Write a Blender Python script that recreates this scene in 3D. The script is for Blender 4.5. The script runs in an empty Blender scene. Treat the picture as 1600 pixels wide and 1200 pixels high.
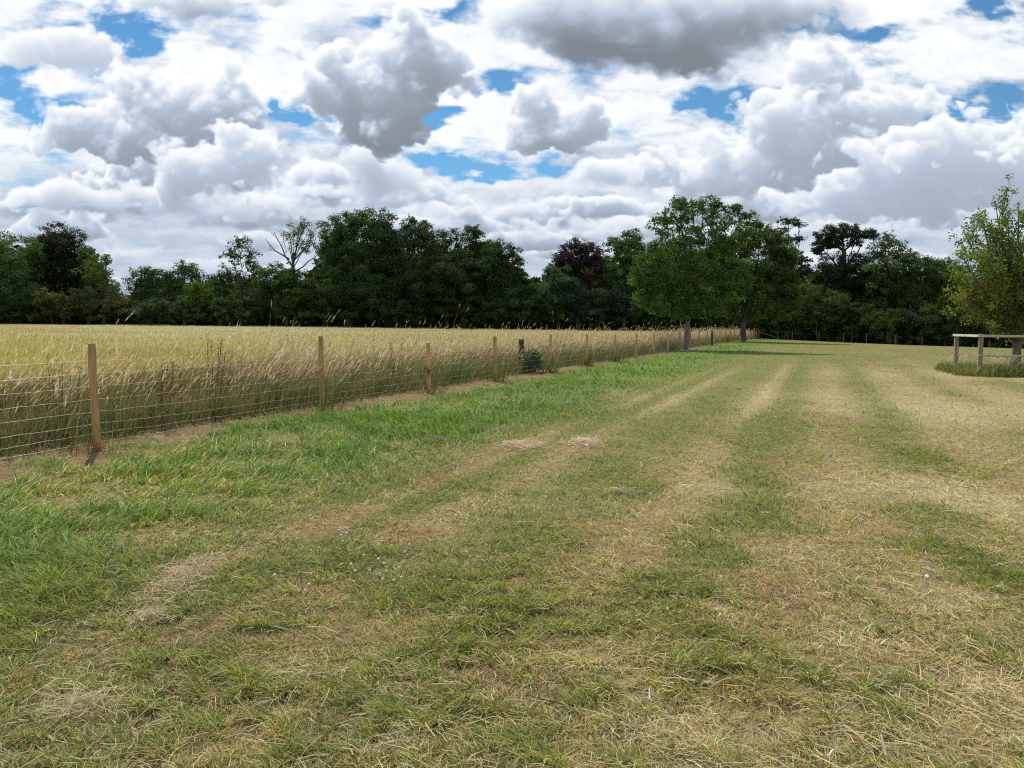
import bpy, math, random
import numpy as np
from mathutils import Vector
R_ = math.radians
random.seed(3)
scene = bpy.context.scene
COL = scene.collection
# ------------------------------------------------------------------ camera, exposure
F = 1200.0                                   # focal length of the photograph in its own pixels (1600 wide)
PITCH = math.atan(100 / F)                   # the horizon lies 100 px above the middle of the frame
CAM_Z = 1.5
cam_d = bpy.data.cameras.new('camera'); cam_d.sensor_width = 36; cam_d.lens = 27
cam_d.clip_start = .05; cam_d.clip_end = 9000
cam = bpy.data.objects.new('camera', cam_d); COL.objects.link(cam)
cam.location = (0, 0, CAM_Z); cam.rotation_euler = (math.pi / 2 - PITCH, 0, 0)
scene.camera = cam
scene.view_settings.view_transform = 'Standard'; scene.view_settings.look = 'None'
scene.view_settings.exposure = .17; scene.view_settings.gamma = 1
scene.cycles.use_denoising = False; scene.cycles.filter_width = 1.15
scene.cycles.max_bounces = 8; scene.cycles.diffuse_bounces = 3; scene.cycles.transmission_bounces = 4; scene.cycles.transparent_max_bounces = 4
# ------------------------------------------------------------------ sun
SUN_EL, SUN_AZ = R_(52), R_(-24)             # azimuth from the view direction (+Y), negative is to the left
sun_d = bpy.data.lights.new('sun', 'SUN'); sun_d.energy = 4.4; sun_d.angle = R_(1.0); sun_d.color = (1, .95, .86)
sun = bpy.data.objects.new('sun', sun_d); COL.objects.link(sun)
_sd = Vector((math.sin(SUN_AZ) * math.cos(SUN_EL), math.cos(SUN_AZ) * math.cos(SUN_EL), math.sin(SUN_EL)))
sun.rotation_euler = _sd.to_track_quat('Z', 'Y').to_euler(); sun.location = (0, 0, 40)
# ---------------------------------------------------------------- noise
_rng = np.random.RandomState(7)
_PERM = _rng.permutation(65536).astype(np.int64)
def _hash(i, j, s=0):
    return _PERM[(_PERM[(i + s * 7919) & 65535] + j) & 65535]
def perlin(x, y, s=0):
    xi = np.floor(x).astype(np.int64); yi = np.floor(y).astype(np.int64)
    fx = x - xi; fy = y - yi
    u = fx * fx * fx * (fx * (fx * 6 - 15) + 10); v = fy * fy * fy * (fy * (fy * 6 - 15) + 10)
    def g(a, b):
        h = _hash(xi + a, yi + b, s) * (2 * np.pi / 65536)
        return np.cos(h) * (fx - a) + np.sin(h) * (fy - b)
    n0 = g(0, 0); n1 = g(1, 0); n2 = g(0, 1); n3 = g(1, 1)
    return (n0 + (n1 - n0) * u) * (1 - v) + (n2 + (n3 - n2) * u) * v
def fbm(x, y, o=5, s=0, gain=.5):
    t = 0; a = 1; f = 1
    for k in range(o):
        t = t + a * perlin(x * f + k * 17.3, y * f - k * 9.1, s + k); a *= gain; f *= 2.03
    return t
def worley(x, y, s=0):
    xi = np.floor(x).astype(np.int64); yi = np.floor(y).astype(np.int64)
    d = np.full(x.shape, 9.0)
    for a in (-1, 0, 1):
        for b in (-1, 0, 1):
            h = _hash(xi + a, yi + b, s)
            px = xi + a + (h & 255) / 255.0; py = yi + b + (h >> 8) / 255.0
            d = np.minimum(d, (px - x) ** 2 + (py - y) ** 2)
    return d
def puff(x, y, o=4, s=0):                       # cauliflower heads: rounded cells over rounded cells
    t = 0; a = 1; f = 1
    for k in range(o):
        t = t + a * (.45 - worley(x * f + 3.7 * k, y * f + 1.9 * k, s + k)); a *= .55; f *= 2.1
    return t
NT = 96
def _tile():
    g = (np.arange(NT) + .5) / NT
    r = np.random.RandomState(21); out = np.zeros((NT, NT, NT), np.float32); amp = 1.0
    for n in (5, 10, 21, 42):
        P = r.rand(n, n, n, 3).astype(np.float32); c = (g * n).astype(np.float32); ci = np.floor(c).astype(int)
        d = np.full((NT, NT, NT), 9, np.float32)
        for i in (-1, 0, 1):
            for j in (-1, 0, 1):
                for k in (-1, 0, 1):
                    q = P[np.ix_((ci + i) % n, (ci + j) % n, (ci + k) % n)]
                    e = ((q[..., 0] + (ci + i)[:, None, None] - c[:, None, None]) ** 2 + (q[..., 1] + (ci + j)[None, :, None] - c[None, :, None]) ** 2
                         + (q[..., 2] + (ci + k)[None, None, :] - c[None, None, :]) ** 2)
                    np.minimum(d, e, out=d)
        out += amp * (.42 - np.sqrt(d) * .75 + .1); amp *= .52
    return out - out.mean()
TILE = None
def tile(x, y, z):
    """trilinear, periodic; coordinates in tiles"""
    c = [np.mod(q * NT, NT).astype(np.float32) for q in (x, y, z)]
    i = [q.astype(np.int32) % NT for q in c]; f = [q - np.floor(q) for q in c]; o = 0
    for a in (0, 1):
        wa = f[0] if a else 1 - f[0]; ia = (i[0] + a) % NT
        for b in (0, 1):
            wb = wa * (f[1] if b else 1 - f[1]); ib = (i[1] + b) % NT
            for k in (0, 1):
                o = o + wb * (f[2] if k else 1 - f[2]) * TILE[ia, ib, (i[2] + k) % NT]
    return o
def sstep(a, b, x):
    t = np.clip((x - a) / (b - a), 0, 1); return t * t * (3 - 2 * t)
# ---------------------------------------------------------------- clouds
def blobs(X, Y, L):
    """soft union of ellipses; >0 inside"""
    acc = np.zeros_like(X)
    for cx, cy, rx, ry in L:
        q = ((X - cx) / rx) ** 2 + ((Y - cy) / ry) ** 2
        acc += np.exp(-1.25 * q)
    return acc
HOLES = [(185,38,78,34),(215,62,40,20),(40,150,70,32),(85,178,40,16),(10,120,40,30),(445,170,46,26),(455,190,50,18),(770,130,40,16),
         (725,12,62,24),(690,180,46,24),(655,192,40,12),(670,248,60,22),(735,268,80,20),(800,275,40,14),(880,266,42,18),(1140,165,58,30),(1080,155,40,14),(1370,50,52,24),
         (1280,42,50,12),(1560,14,70,18),(1470,182,70,20),(1560,170,60,34),(1420,185,30,14)]
GREY = [(150,285,190,36),(300,325,200,20),(590,265,100,40),(520,300,90,26),(960,255,120,30),(1050,268,120,36),(420,350,140,12),(60,330,90,18),
        (560,240,70,26),(1120,60,160,60),(520,60,50,40),(420,230,40,60)]
def _far():
    r = np.random.RandomState(12); out = []
    for k in range(46):
        yb = 492 - 205 * (k / 45.0) ** 1.15 + r.uniform(-8, 8); f = (1 - (yb - 280) / 300)
        cx = r.uniform(-60, 1660); w = r.uniform(60, 170) * (.55 + .45 * f); h = r.uniform(18, 44) * f
        L = [(cx, yb, w, h * .42)]
        for j in range(r.randint(2, 5)):
            L.append((cx + w * r.uniform(-.7, .7), yb - h * r.uniform(.1, .9), w * r.uniform(.22, .5), h * r.uniform(.5, 1)))
        out.append((L, r.uniform(.6, .95), r.uniform(.3, .8), .8))
    return out
CUM = _far(); NF = len(CUM); CUM = CUM + [
 ([(210,300,200,26),(380,326,130,16),(60,310,90,20)], .95, 1.0, .7), ([(600,268,90,36),(560,235,50,26),(500,300,70,16)], .80, .8, .8), ([(1050,270,130,26),(950,262,70,22)], .85, .7, .8),
 ([(980,352,150,12),(1300,352,120,10)], .8, .9, .7), ([(130,395,150,12),(330,420,140,10)], .85, .9, .6), ([(700,330,90,14),(840,352,60,12)], .75, .8, .8)] + [  # (blobs, darkness of the core, edge softness, puffiness)
 ([(100,72,85,34),(60,88,60,24),(150,85,40,34)], .55, .45, .7),
 ([(215,135,44,52),(150,195,72,34),(225,205,120,34),(300,165,70,52),(355,165,56,62),(130,225,60,16),(250,226,140,18)], .95, .24, .9),
 ([(330,262,84,44),(280,280,40,32),(380,235,46,40)], .74, .24, .9),
 ([(535,118,66,48),(612,120,72,70),(655,50,46,64),(600,180,66,44),(690,105,42,46),(570,200,60,26),(610,212,60,20),(500,145,46,22)], 1.05, .24, .9),
 ([(1285,120,50,60),(1240,180,70,60),(1330,165,90,50),(1200,235,95,44),(1110,268,120,30),(1290,225,120,50),(1230,275,150,26),(1390,170,80,34)], .80, .24, .9),
 ([(1420,232,90,40),(1525,240,95,48),(1350,290,90,36),(1480,300,150,40),(1590,250,60,50),(1340,325,110,18)], .70, .24, .9),
 ([(830,180,44,40),(915,188,42,34),(880,212,105,22),(850,215,60,24)], 1.0, .15, .6),
 ([(290,0,80,28),(330,10,40,24),(430,-6,62,24),(250,-10,60,20)], 1.05, .9, .7),
 ([(1000,15,250,76),(1045,74,130,48),(1200,8,150,44),(850,5,90,50),(890,15,110,48),(1150,0,190,40),(960,60,120,40),(1090,100,50,20),(1250,-10,120,26)], 1.5, 1.7, .6),
]
def one_cloud(L, n, soft, pfy, dark, st, sc):
    """a cumulus as a small volume: blobs + cauliflower noise, lit from above and behind; returns grid origin, brightness, alpha"""
    x0 = min(l[0] - 1.9 * l[2] for l in L) - 20; x1 = max(l[0] + 1.9 * l[2] for l in L) + 20
    y0 = min(l[1] - 1.9 * l[3] for l in L) - 20; y1 = max(l[1] + 1.9 * l[3] for l in L) + 20
    gx = np.arange(x0, x1, st); gy = np.arange(y0, y1, st)
    RZ = float(np.mean([min(l[2], l[3] * 1.6) for l in L])) * 1.0
    NZ = 26; gz = np.linspace(-2.0, 2.0, NZ) * RZ; dz = gz[1] - gz[0]
    x, y = np.meshgrid(gx, gy)
    w1 = fbm(x / 120, y / 90, 3, 11) * 26; w2 = fbm(x / 120 + 40, y / 90, 3, 23) * 16
    w1 += fbm(x / 38, y / 30, 4, 31) * 18 * sc; w2 += fbm(x / 38 + 40, y / 30, 4, 37) * 15 * sc
    if sc < 1: w1 *= .4; w2 *= .3
    D = np.zeros(x.shape + (NZ,), np.float32); r = np.random.RandomState(n + 3)
    for cx, cy, rx, ry in L:
        zc = r.uniform(-.5, .5) * RZ; q = ((x + w1 - cx) / rx) ** 2 + ((y + w2 - cy) / ry) ** 2
        e2 = np.exp(-1.25 * q).astype(np.float32)
        D += e2[..., None] * np.exp(-1.25 * ((gz - zc) / RZ) ** 2).astype(np.float32)
    m = (D > .05) & (D < 2.6)
    iy, ix, iz = np.nonzero(m); ts = 330.0 * sc
    nz = tile((x[iy, ix] + .5 * w1[iy, ix]) / ts + n * .37, (y[iy, ix] + .5 * w2[iy, ix]) / ts / .85 + n * .71, gz[iz] / ts + n * .13)
    if soft > 1.3: nz = nz + .5 * fbm(x / 90, y / 50, 4, 77)[iy, ix]
    R = D - .40; R[iy, ix, iz] += 1.35 * pfy * nz * (.35 + .65 * np.clip(1.2 - .5 * D[iy, ix, iz], 0, 1))
    R = np.clip(R / soft, 0, 1); R[D < .05] = 0
    kx = 1.0 / ((9.0 if soft < 1.3 else 15.0) * sc)                                  # extinction per pixel
    tau = np.zeros_like(R); sh = .28 * st / dz; xs = .42; tm = 0.0; prev = np.zeros(R.shape[1:], np.float32)
    i0 = int(sh); fr = sh - i0
    for j in range(R.shape[0]):
        p = np.zeros((R.shape[1], NZ + i0 + 2), np.float32); p[:, :NZ] = prev; q = np.roll(p, 1, 0); q[0] = 0; p = p * (1 - xs) + q * xs
        cur = p[:, i0:i0 + NZ] * (1 - fr) + p[:, i0 + 1:i0 + 1 + NZ] * fr
        tau[j] = cur + R[j] * .5 * kx * st * .95; prev = cur + R[j] * kx * st * .95
    sun = (.55 * np.exp(-.8 * tau) + .45 * np.exp(-.13 * tau)) ** 1.3 * 1.05
    T = np.ones(x.shape, np.float32); Lr = np.zeros(x.shape, np.float32)
    ymin = min(l[1] - l[3] for l in L); ymax = max(l[1] + l[3] for l in L)
    amb = np.clip(1 - (y - ymin) / (ymax - ymin), 0, 1)
    src = (1 - dark) * .9 + (.06 + .13 * amb)[..., None] * dark + (1.02 * dark + .12) * sun
    for k in range(NZ):                                    # front to back
        a = 1 - np.exp(-R[..., k] * kx * dz); Lr += T * a * src[..., k]; T *= 1 - a
    return gx, gy, Lr, 1 - T
def clouds(gx, gy, st=1.6):
    """gx, gy: grid axes in picture-plane coordinates (1600x1200 frame); returns brightness (premultiplied) and cover"""
    global TILE
    if TILE is None: TILE = _tile()
    X, Y = np.meshgrid(gx, gy)
    V = np.where(Y > 120, 120 + (Y - 120) + .0016 * np.clip(Y - 120, 0, None) ** 2, Y)
    wx = fbm(X / 120, V / 90, 4, 11); wy = fbm(X / 120 + 40, V / 90, 4, 23)
    wx2 = fbm(X / 38, V / 30, 4, 31); wy2 = fbm(X / 38 + 40, V / 30, 4, 37)
    fine = fbm(X / 13, V / 9, 4, 33, .6)
    hx = X + 46 * wx + 22 * wx2; hy = Y + 24 * wy + 14 * wy2
    str1 = fbm(X / 150 + Y / 240, V / 52 - X / 500, 6, 41, .55)
    str2 = fbm(X / 52 + Y / 140, V / 24 - X / 260, 5, 43, .58)
    hole = blobs(hx, hy, HOLES)
    A = sstep(-.34, .76, .74 + .5 * sstep(250, 380, Y) - 1.35 * hole + .95 * str1 + .55 * str2 * (.45 + hole))
    pf0 = puff((X + 30 * wx2) / 70, (V + 18 * wy2) / 40, 4, 59)
    b = .93 + .24 * str1 + .08 * str2 + .02 * fine + .20 * pf0
    gr = blobs(X + 50 * wx + 16 * wx2, Y + 16 * wy + 8 * wy2, GREY)
    gr = sstep(.10, 1.1, gr + .45 * str1 + .15 * str2)
    b = b - .46 * gr - .30 * sstep(200, 420, Y)
    B = np.clip(b, .0, 1.1) * A
    for n, (L, dark, soft, pfy) in enumerate(CUM):
        far = n < NF
        cx, cy, Lr, al = one_cloud(L, n, soft, pfy, dark, st * (.8 if far else 1), .5 if far else 1)
        ix = np.where((gx > cx[0]) & (gx < cx[-1]))[0]; iy = np.where((gy > cy[0]) & (gy < cy[-1]))[0]
        if len(ix) < 2 or len(iy) < 2: continue
        fx = (gx[ix] - cx[0]) / (cx[1] - cx[0]); fy = (gy[iy] - cy[0]) / (cy[1] - cy[0])
        jx = np.minimum(fx.astype(int), len(cx) - 2); jy = np.minimum(fy.astype(int), len(cy) - 2); fx = fx - jx; fy = (fy - jy)[:, None]
        def up(M):
            r0 = M[jy][:, jx] * (1 - fx) + M[jy][:, jx + 1] * fx; r1 = M[jy + 1][:, jx] * (1 - fx) + M[jy + 1][:, jx + 1] * fx
            return r0 * (1 - fy) + r1 * fy
        Lr = up(Lr); al = up(al); sl = np.ix_(iy, ix)
        B[sl] = B[sl] * (1 - al) + Lr; A[sl] = A[sl] * (1 - al) + al
    B = B * (1 - .20 * sstep(200, 400, Y))
    return B, A
def shade(B):
    t = np.clip(B, 0, 1.15)[..., None]
    lo = np.array([.21, .24, .275]); mid = np.array([.475, .565, .69]); hi = np.array([.97, 1.0, 1.04])
    m = .52
    c = np.where(t < m, lo + (mid - lo) * t / m, mid + (hi - mid) * (t - m) / (1 - m))
    return c
# ------------------------------------------------------------------ world: Nishita blue, broken cloud in front of it
SX0, SX1, SY0, SY1, SST = -420.0, 2020.0, -330.0, 520.0, 1.25
def make_world():
    gx = np.arange(SX0, SX1, SST); gy = np.arange(SY0, SY1, SST)
    B, A = clouds(gx, gy, 1.5)
    B = B / np.maximum(A, 1e-3)
    h, w = B.shape
    im = bpy.data.images.new('cloud_field', w, h, alpha=True, float_buffer=True); im.colorspace_settings.name = 'Non-Color'
    px = np.ones((h, w, 4), np.float32); px[..., 0] = B[::-1]; px[..., 1] = A[::-1]; px[..., 2] = 0
    im.pixels.foreach_set(px.ravel()); im.update()
    wd = bpy.data.worlds.new('World'); scene.world = wd; wd.use_nodes = True
    nt = wd.node_tree; N = nt.nodes; L = nt.links; N.clear()
    def math_(op, a, b=None, clamp=False):
        n = N.new('ShaderNodeMath'); n.operation = op; n.use_clamp = clamp
        for i, v in enumerate((a, b)):
            if v is None: continue
            if isinstance(v, (int, float)): n.inputs[i].default_value = v
            else: L.new(v, n.inputs[i])
        return n.outputs[0]
    def dot(v, c):
        n = N.new('ShaderNodeVectorMath'); n.operation = 'DOT_PRODUCT'; L.new(v, n.inputs[0]); n.inputs[1].default_value = c
        return n.outputs['Value']
    tc = N.new('ShaderNodeTexCoord'); d = tc.outputs['Generated']
    cp, sp = math.cos(PITCH), math.sin(PITCH)
    fw = dot(d, (0, cp, -sp)); fs = math_('MAXIMUM', fw, .05)
    X = math_('ADD', math_('MULTIPLY', math_('DIVIDE', dot(d, (1, 0, 0)), fs), F), 800)
    Y = math_('SUBTRACT', 600, math_('MULTIPLY', math_('DIVIDE', dot(d, (0, sp, cp)), fs), F))
    u = math_('DIVIDE', math_('SUBTRACT', X, SX0), SX1 - SX0)
    v = math_('DIVIDE', math_('SUBTRACT', SY1, Y), SY1 - SY0)
    cb = N.new('ShaderNodeCombineXYZ'); L.new(u, cb.inputs[0]); L.new(v, cb.inputs[1])
    ti = N.new('ShaderNodeTexImage'); ti.image = im; ti.extension = 'EXTEND'; ti.interpolation = 'Linear'; L.new(cb.outputs[0], ti.inputs[0])
    sep = N.new('ShaderNodeSeparateColor'); L.new(ti.outputs['Color'], sep.inputs[0])
    # elsewhere: plain broken cloud
    mp = N.new('ShaderNodeMapping'); mp.inputs['Scale'].default_value = (1, 1, 2.6); L.new(d, mp.inputs[0])
    nz = N.new('ShaderNodeTexNoise'); nz.inputs['Scale'].default_value = 2.6; nz.inputs['Detail'].default_value = 7; L.new(mp.outputs[0], nz.inputs[0])
    gA = math_('MULTIPLY', math_('SUBTRACT', nz.outputs[0], .36), 6, True)
    gB = math_('SUBTRACT', 1.25, math_('MULTIPLY', nz.outputs[0], .9))
    def edge(a, lo, hi, m):                   # 1 inside the window, falling to 0 over m at each side
        return math_('MULTIPLY', math_('DIVIDE', math_('SUBTRACT', a, lo), m, True), math_('DIVIDE', math_('SUBTRACT', hi, a), m, True))
    k = math_('MULTIPLY', edge(X, SX0, SX1, 200), edge(Y, SY0, 99999, 160)); k = math_('MULTIPLY', k, math_('GREATER_THAN', fw, .1))
    def mixv(a, b):                            # a*(1-k)+b*k
        return math_('ADD', a, math_('MULTIPLY', k, math_('SUBTRACT', b, a)))
    Bv = mixv(gB, sep.outputs[0]); Av = mixv(gA, sep.outputs[1])
    rp = N.new('ShaderNodeValToRGB'); L.new(math_('DIVIDE', Bv, 1.15), rp.inputs[0])
    e = rp.color_ramp.elements
    e[0].position = 0; e[0].color = (.21, .24, .275, 1)
    m = e.new(.452); m.color = (.475, .565, .69, 1)
    e[-1].position = 1; e[-1].color = (1.0, 1.02, 1.05, 1)
    sky = N.new('ShaderNodeTexSky'); sky.sky_type = 'NISHITA'; sky.sun_disc = False
    sky.sun_elevation = SUN_EL; sky.sun_rotation = SUN_AZ; sky.altitude = 50; sky.air_density = .9; sky.dust_density = 0; sky.ozone_density = 4.0
    sk = N.new('ShaderNodeVectorMath'); sk.operation = 'SCALE'; L.new(sky.outputs[0], sk.inputs[0]); sk.inputs['Scale'].default_value = SKY_K
    sg = N.new('ShaderNodeVectorMath'); sg.operation = 'MULTIPLY'; L.new(sk.outputs[0], sg.inputs[0]); sg.inputs[1].default_value = (.70, 1.07, 1.13)
    mx = N.new('ShaderNodeMix'); mx.data_type = 'RGBA'; L.new(Av, mx.inputs['Factor']); L.new(sg.outputs[0], mx.inputs['A']); L.new(rp.outputs[0], mx.inputs['B'])
    bg = N.new('ShaderNodeBackground'); L.new(mx.outputs['Result'], bg.inputs[0]); bg.inputs[1].default_value = .92
    out = N.new('ShaderNodeOutputWorld'); L.new(bg.outputs[0], out.inputs[0])
SKY_K = .086
make_world()
# ------------------------------------------------------------------ helpers
def tag(o, label=None, cat=None, group=None, kind=None):
    if label: o['label'] = label
    if cat: o['category'] = cat
    if group: o['group'] = group
    if kind: o['kind'] = kind
    return o
def empty(name, loc, rz=0.0):
    o = bpy.data.objects.new(name, None); COL.objects.link(o); o.location = loc; o.rotation_euler = (0, 0, rz); o.empty_display_size = .2
    return o
class MB:
    """collects vertices, faces (tris or quads) and colours; build() links ONE mesh object"""
    def __init__(s): s.v = []; s.f = []; s.c = []; s.n = 0; s.m = []
    def add(s, V, Fs, C=None, mat=0):
        V = np.asarray(V, np.float32).reshape(-1, 3); Fs = Fs if isinstance(Fs, list) else [Fs]
        s.v.append(V)
        for q in Fs:
            q = np.asarray(q, np.int64); s.f.append(q + s.n); s.m.append(np.full(len(q), mat, np.int32))
        if C is None: C = (1, 1, 1)
        C = np.asarray(C, np.float32); C = np.broadcast_to(C, (len(V), 3)) if C.ndim == 1 else C
        s.c.append(C); s.n += len(V)
    def build(s, name, mats, parent=None, smooth=False, loc=None):
        me = bpy.data.meshes.new(name)
        V = np.concatenate(s.v); nf = sum(len(q) for q in s.f)
        me.vertices.add(len(V)); me.vertices.foreach_set('co', V.ravel())
        lv = np.concatenate([q.ravel() for q in s.f]).astype(np.int32); tot = np.concatenate([np.full(len(q), q.shape[1], np.int32) for q in s.f])
        st = np.concatenate(([0], np.cumsum(tot)[:-1])).astype(np.int32)
        me.loops.add(len(lv)); me.loops.foreach_set('vertex_index', lv)
        me.polygons.add(nf); me.polygons.foreach_set('loop_start', st)
        me.polygons.foreach_set('material_index', np.concatenate(s.m))
        me.polygons.foreach_set('use_smooth', np.full(nf, smooth, bool))
        me.update(calc_edges=True)
        ca = me.color_attributes.new('Col', 'FLOAT_COLOR', 'POINT')
        C = np.ones((len(V), 4), np.float32); C[:, :3] = np.concatenate(s.c); ca.data.foreach_set('color', C.ravel())
        for m in (mats if isinstance(mats, (list, tuple)) else [mats]): me.materials.append(m)
        o = bpy.data.objects.new(name, me); COL.objects.link(o)
        if parent: o.parent = parent
        if loc is not None: o.location = loc
        return o
def tube(pts, rad, sides=6, cap=True):
    pts = np.asarray(pts, float); n = len(pts); rad = np.broadcast_to(np.asarray(rad, float), (n,))
    T = np.gradient(pts, axis=0); T /= np.linalg.norm(T, axis=1, keepdims=True) + 1e-9
    ref = np.array([0, 0, 1.0]) if abs(T[:, 2]).mean() < .8 else np.array([1.0, 0, 0])
    U = np.cross(T, ref); U /= np.linalg.norm(U, axis=1, keepdims=True) + 1e-9; W = np.cross(T, U)
    a = np.arange(sides) * 2 * math.pi / sides
    V = pts[:, None] + rad[:, None, None] * (np.cos(a)[None, :, None] * U[:, None] + np.sin(a)[None, :, None] * W[:, None])
    i = np.arange(n - 1)[:, None] * sides; j = np.arange(sides)[None]; k = (j + 1) % sides
    Q = np.stack([i + j, i + k, i + sides + k, i + sides + j], -1).reshape(-1, 4)
    V = V.reshape(-1, 3); Fs = [Q]
    if cap:
        V = np.concatenate([V, pts[:1], pts[-1:]]); a0 = n * sides; j = np.arange(sides); k = (j + 1) % sides
        Fs.append(np.concatenate([np.stack([np.full(sides, a0), k, j], 1), np.stack([np.full(sides, a0 + 1), (n - 1) * sides + j, (n - 1) * sides + k], 1)]))
    return V, Fs
def prisms(A, Bp, ra, rb):
    """many straight three-sided twigs at once"""
    A = np.asarray(A); Bp = np.asarray(Bp); T = Bp - A; T = T / (np.linalg.norm(T, axis=1, keepdims=True) + 1e-9)
    ref = np.where(abs(T[:, 2:3]) < .8, np.array([[0, 0, 1.0]]), np.array([[1.0, 0, 0]])); U = np.cross(T, ref); U /= np.linalg.norm(U, axis=1, keepdims=True) + 1e-9; W = np.cross(T, U)
    V = []
    for P, r in ((A, ra), (Bp, rb)):
        r = np.broadcast_to(np.asarray(r, float), (len(A),))[:, None]
        for k in range(3):
            t = 2 * math.pi * k / 3; V.append(P + r * (math.cos(t) * U + math.sin(t) * W))
    V = np.stack(V, 1).reshape(-1, 3); b = (np.arange(len(A)) * 6)[:, None]
    Q = np.concatenate([b + np.array([[k, (k + 1) % 3, 3 + (k + 1) % 3, 3 + k]]) for k in range(3)])
    return V, [Q]
def box(c, s, ax=None):
    """box of size s about c with the axes ax (rows)"""
    ax = np.eye(3) if ax is None else np.asarray(ax, float); s = np.asarray(s, float) / 2
    g = np.array([[x, y, z] for x in (-1, 1) for y in (-1, 1) for z in (-1, 1)], float)
    V = np.asarray(c, float) + (g * s) @ ax
    Q = np.array([[0, 1, 3, 2], [4, 6, 7, 5], [0, 4, 5, 1], [2, 3, 7, 6], [0, 2, 6, 4], [1, 5, 7, 3]])
    return V, [Q]
def kites(P, D, S, ln, wd, fold=0.0, Nn=None):
    """leaf-like kites: base P, along D, across S"""
    ln = np.broadcast_to(ln, (len(P),))[:, None]; wd = np.broadcast_to(wd, (len(P),))[:, None]
    m = P + D * ln * .45
    V = np.stack([P, m - S * wd * .5, P + D * ln, m + S * wd * .5], 1)
    if Nn is not None: V[:, 1] += Nn * wd * fold; V[:, 3] += Nn * wd * fold
    b = (np.arange(len(P)) * 4)[:, None]
    return V.reshape(-1, 3), [b + np.array([[0, 1, 2, 3]])]
def blades(P, h, w, az, lean, bend, face):
    """grass blades: five vertices each (a quad and a tip)"""
    n = len(P); up = np.array([0, 0, 1.0]); Ld = np.stack([np.cos(az), np.sin(az), np.zeros(n)], 1)
    Sd = np.stack([np.cos(face), np.sin(face), np.zeros(n)], 1); h = np.broadcast_to(h, (n,)); w = np.broadcast_to(w, (n,))
    l2 = lean + bend
    m = P + (up * np.cos(lean)[:, None] + Ld * np.sin(lean)[:, None]) * (h * .55)[:, None]
    t = m + (up * np.cos(l2)[:, None] + Ld * np.sin(l2)[:, None]) * (h * .45)[:, None]
    e = Sd * (w * .5)[:, None]
    V = np.stack([P - e, P + e, m + e * .8, m - e * .8, t], 1).reshape(-1, 3); b = (np.arange(n) * 5)[:, None]
    return V, [b + np.array([[0, 1, 2, 3]]), b + np.array([[3, 2, 4]])]
def material(name, rough=.7, spec=.3, attr=True, transl=0.0, tcol=(1, 1, 1), color=None, nscale=None, namp=.25, bump=0.0, bscale=40, stretch=(1, 1, 1)):
    """attribute colour x noise -> principled (+ translucent)"""
    m = bpy.data.materials.new(name); m.use_nodes = True; nt = m.node_tree; N = nt.nodes; L = nt.links
    bs = N['Principled BSDF']; bs.inputs['Roughness'].default_value = rough; bs.inputs['Specular IOR Level'].default_value = spec
    if attr:
        a = N.new('ShaderNodeAttribute'); a.attribute_name = 'Col'; c = a.outputs['Color']
    else:
        a = N.new('ShaderNodeRGB'); a.outputs[0].default_value = (*color, 1); c = a.outputs[0]
    tc = N.new('ShaderNodeTexCoord'); mp = N.new('ShaderNodeMapping'); mp.inputs['Scale'].default_value = stretch; L.new(tc.outputs['Object'], mp.inputs[0])
    if nscale:
        nz = N.new('ShaderNodeTexNoise'); nz.inputs['Scale'].default_value = nscale; nz.inputs['Detail'].default_value = 6; L.new(mp.outputs[0], nz.inputs[0])
        mr = N.new('ShaderNodeMapRange'); mr.inputs[1].default_value = .25; mr.inputs[2].default_value = .75; mr.inputs[3].default_value = 1 - namp; mr.inputs[4].default_value = 1 + namp; L.new(nz.outputs[0], mr.inputs[0])
        sc = N.new('ShaderNodeVectorMath'); sc.operation = 'SCALE'; L.new(c, sc.inputs[0]); L.new(mr.outputs[0], sc.inputs['Scale']); c = sc.outputs[0]
    L.new(c, bs.inputs['Base Color'])
    if bump:
        nb = N.new('ShaderNodeTexNoise'); nb.inputs['Scale'].default_value = bscale; nb.inputs['Detail'].default_value = 5; L.new(mp.outputs[0], nb.inputs[0])
        bp = N.new('ShaderNodeBump'); bp.inputs['Strength'].default_value = bump; bp.inputs['Distance'].default_value = .02; L.new(nb.outputs[0], bp.inputs['Height']); L.new(bp.outputs[0], bs.inputs['Normal'])
    if transl:
        tr = N.new('ShaderNodeBsdfTranslucent'); ml = N.new('ShaderNodeVectorMath'); ml.operation = 'MULTIPLY'; L.new(c, ml.inputs[0]); ml.inputs[1].default_value = tcol; L.new(ml.outputs[0], tr.inputs[0])
        mx = N.new('ShaderNodeMixShader'); mx.inputs[0].default_value = transl; L.new(bs.outputs[0], mx.inputs[1]); L.new(tr.outputs[0], mx.inputs[2])
        L.new(mx.outputs[0], N['Material Output'].inputs[0])
    return m
# ------------------------------------------------------------------ the lie of the land
def gz(X, Y):
    X = np.asarray(X, float); Y = np.asarray(Y, float)
    xs = 100 * np.tanh(X / 100); ys = np.clip(Y, -30, 260)
    ex = np.minimum((np.clip(X - 15, 0, None) / 40) ** 2, 2.5) * sstep(40, 105, Y)
    z = -.0118 * xs - .0045 * ys - ex
    near = np.exp(-(X ** 2 + Y ** 2) / 3600)
    return z + near * (.05 * perlin(X / 3.1, Y / 3.1, 201) + .022 * perlin(X / .8, Y / .8, 203)) + .05 * perlin(X / 11, Y / 11, 205)
def ray(px, py):
    dx = (px - 800) / F; dy = (600 - py) / F
    return dx, math.cos(PITCH) + dy * math.sin(PITCH), -math.sin(PITCH) + dy * math.cos(PITCH)
def at(px, py, Y):
    """the point of the world seen at (px, py) that lies at depth Y"""
    d = ray(px, py); t = Y / d[1]; return np.array([d[0] * t, Y, CAM_Z + d[2] * t])
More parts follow.
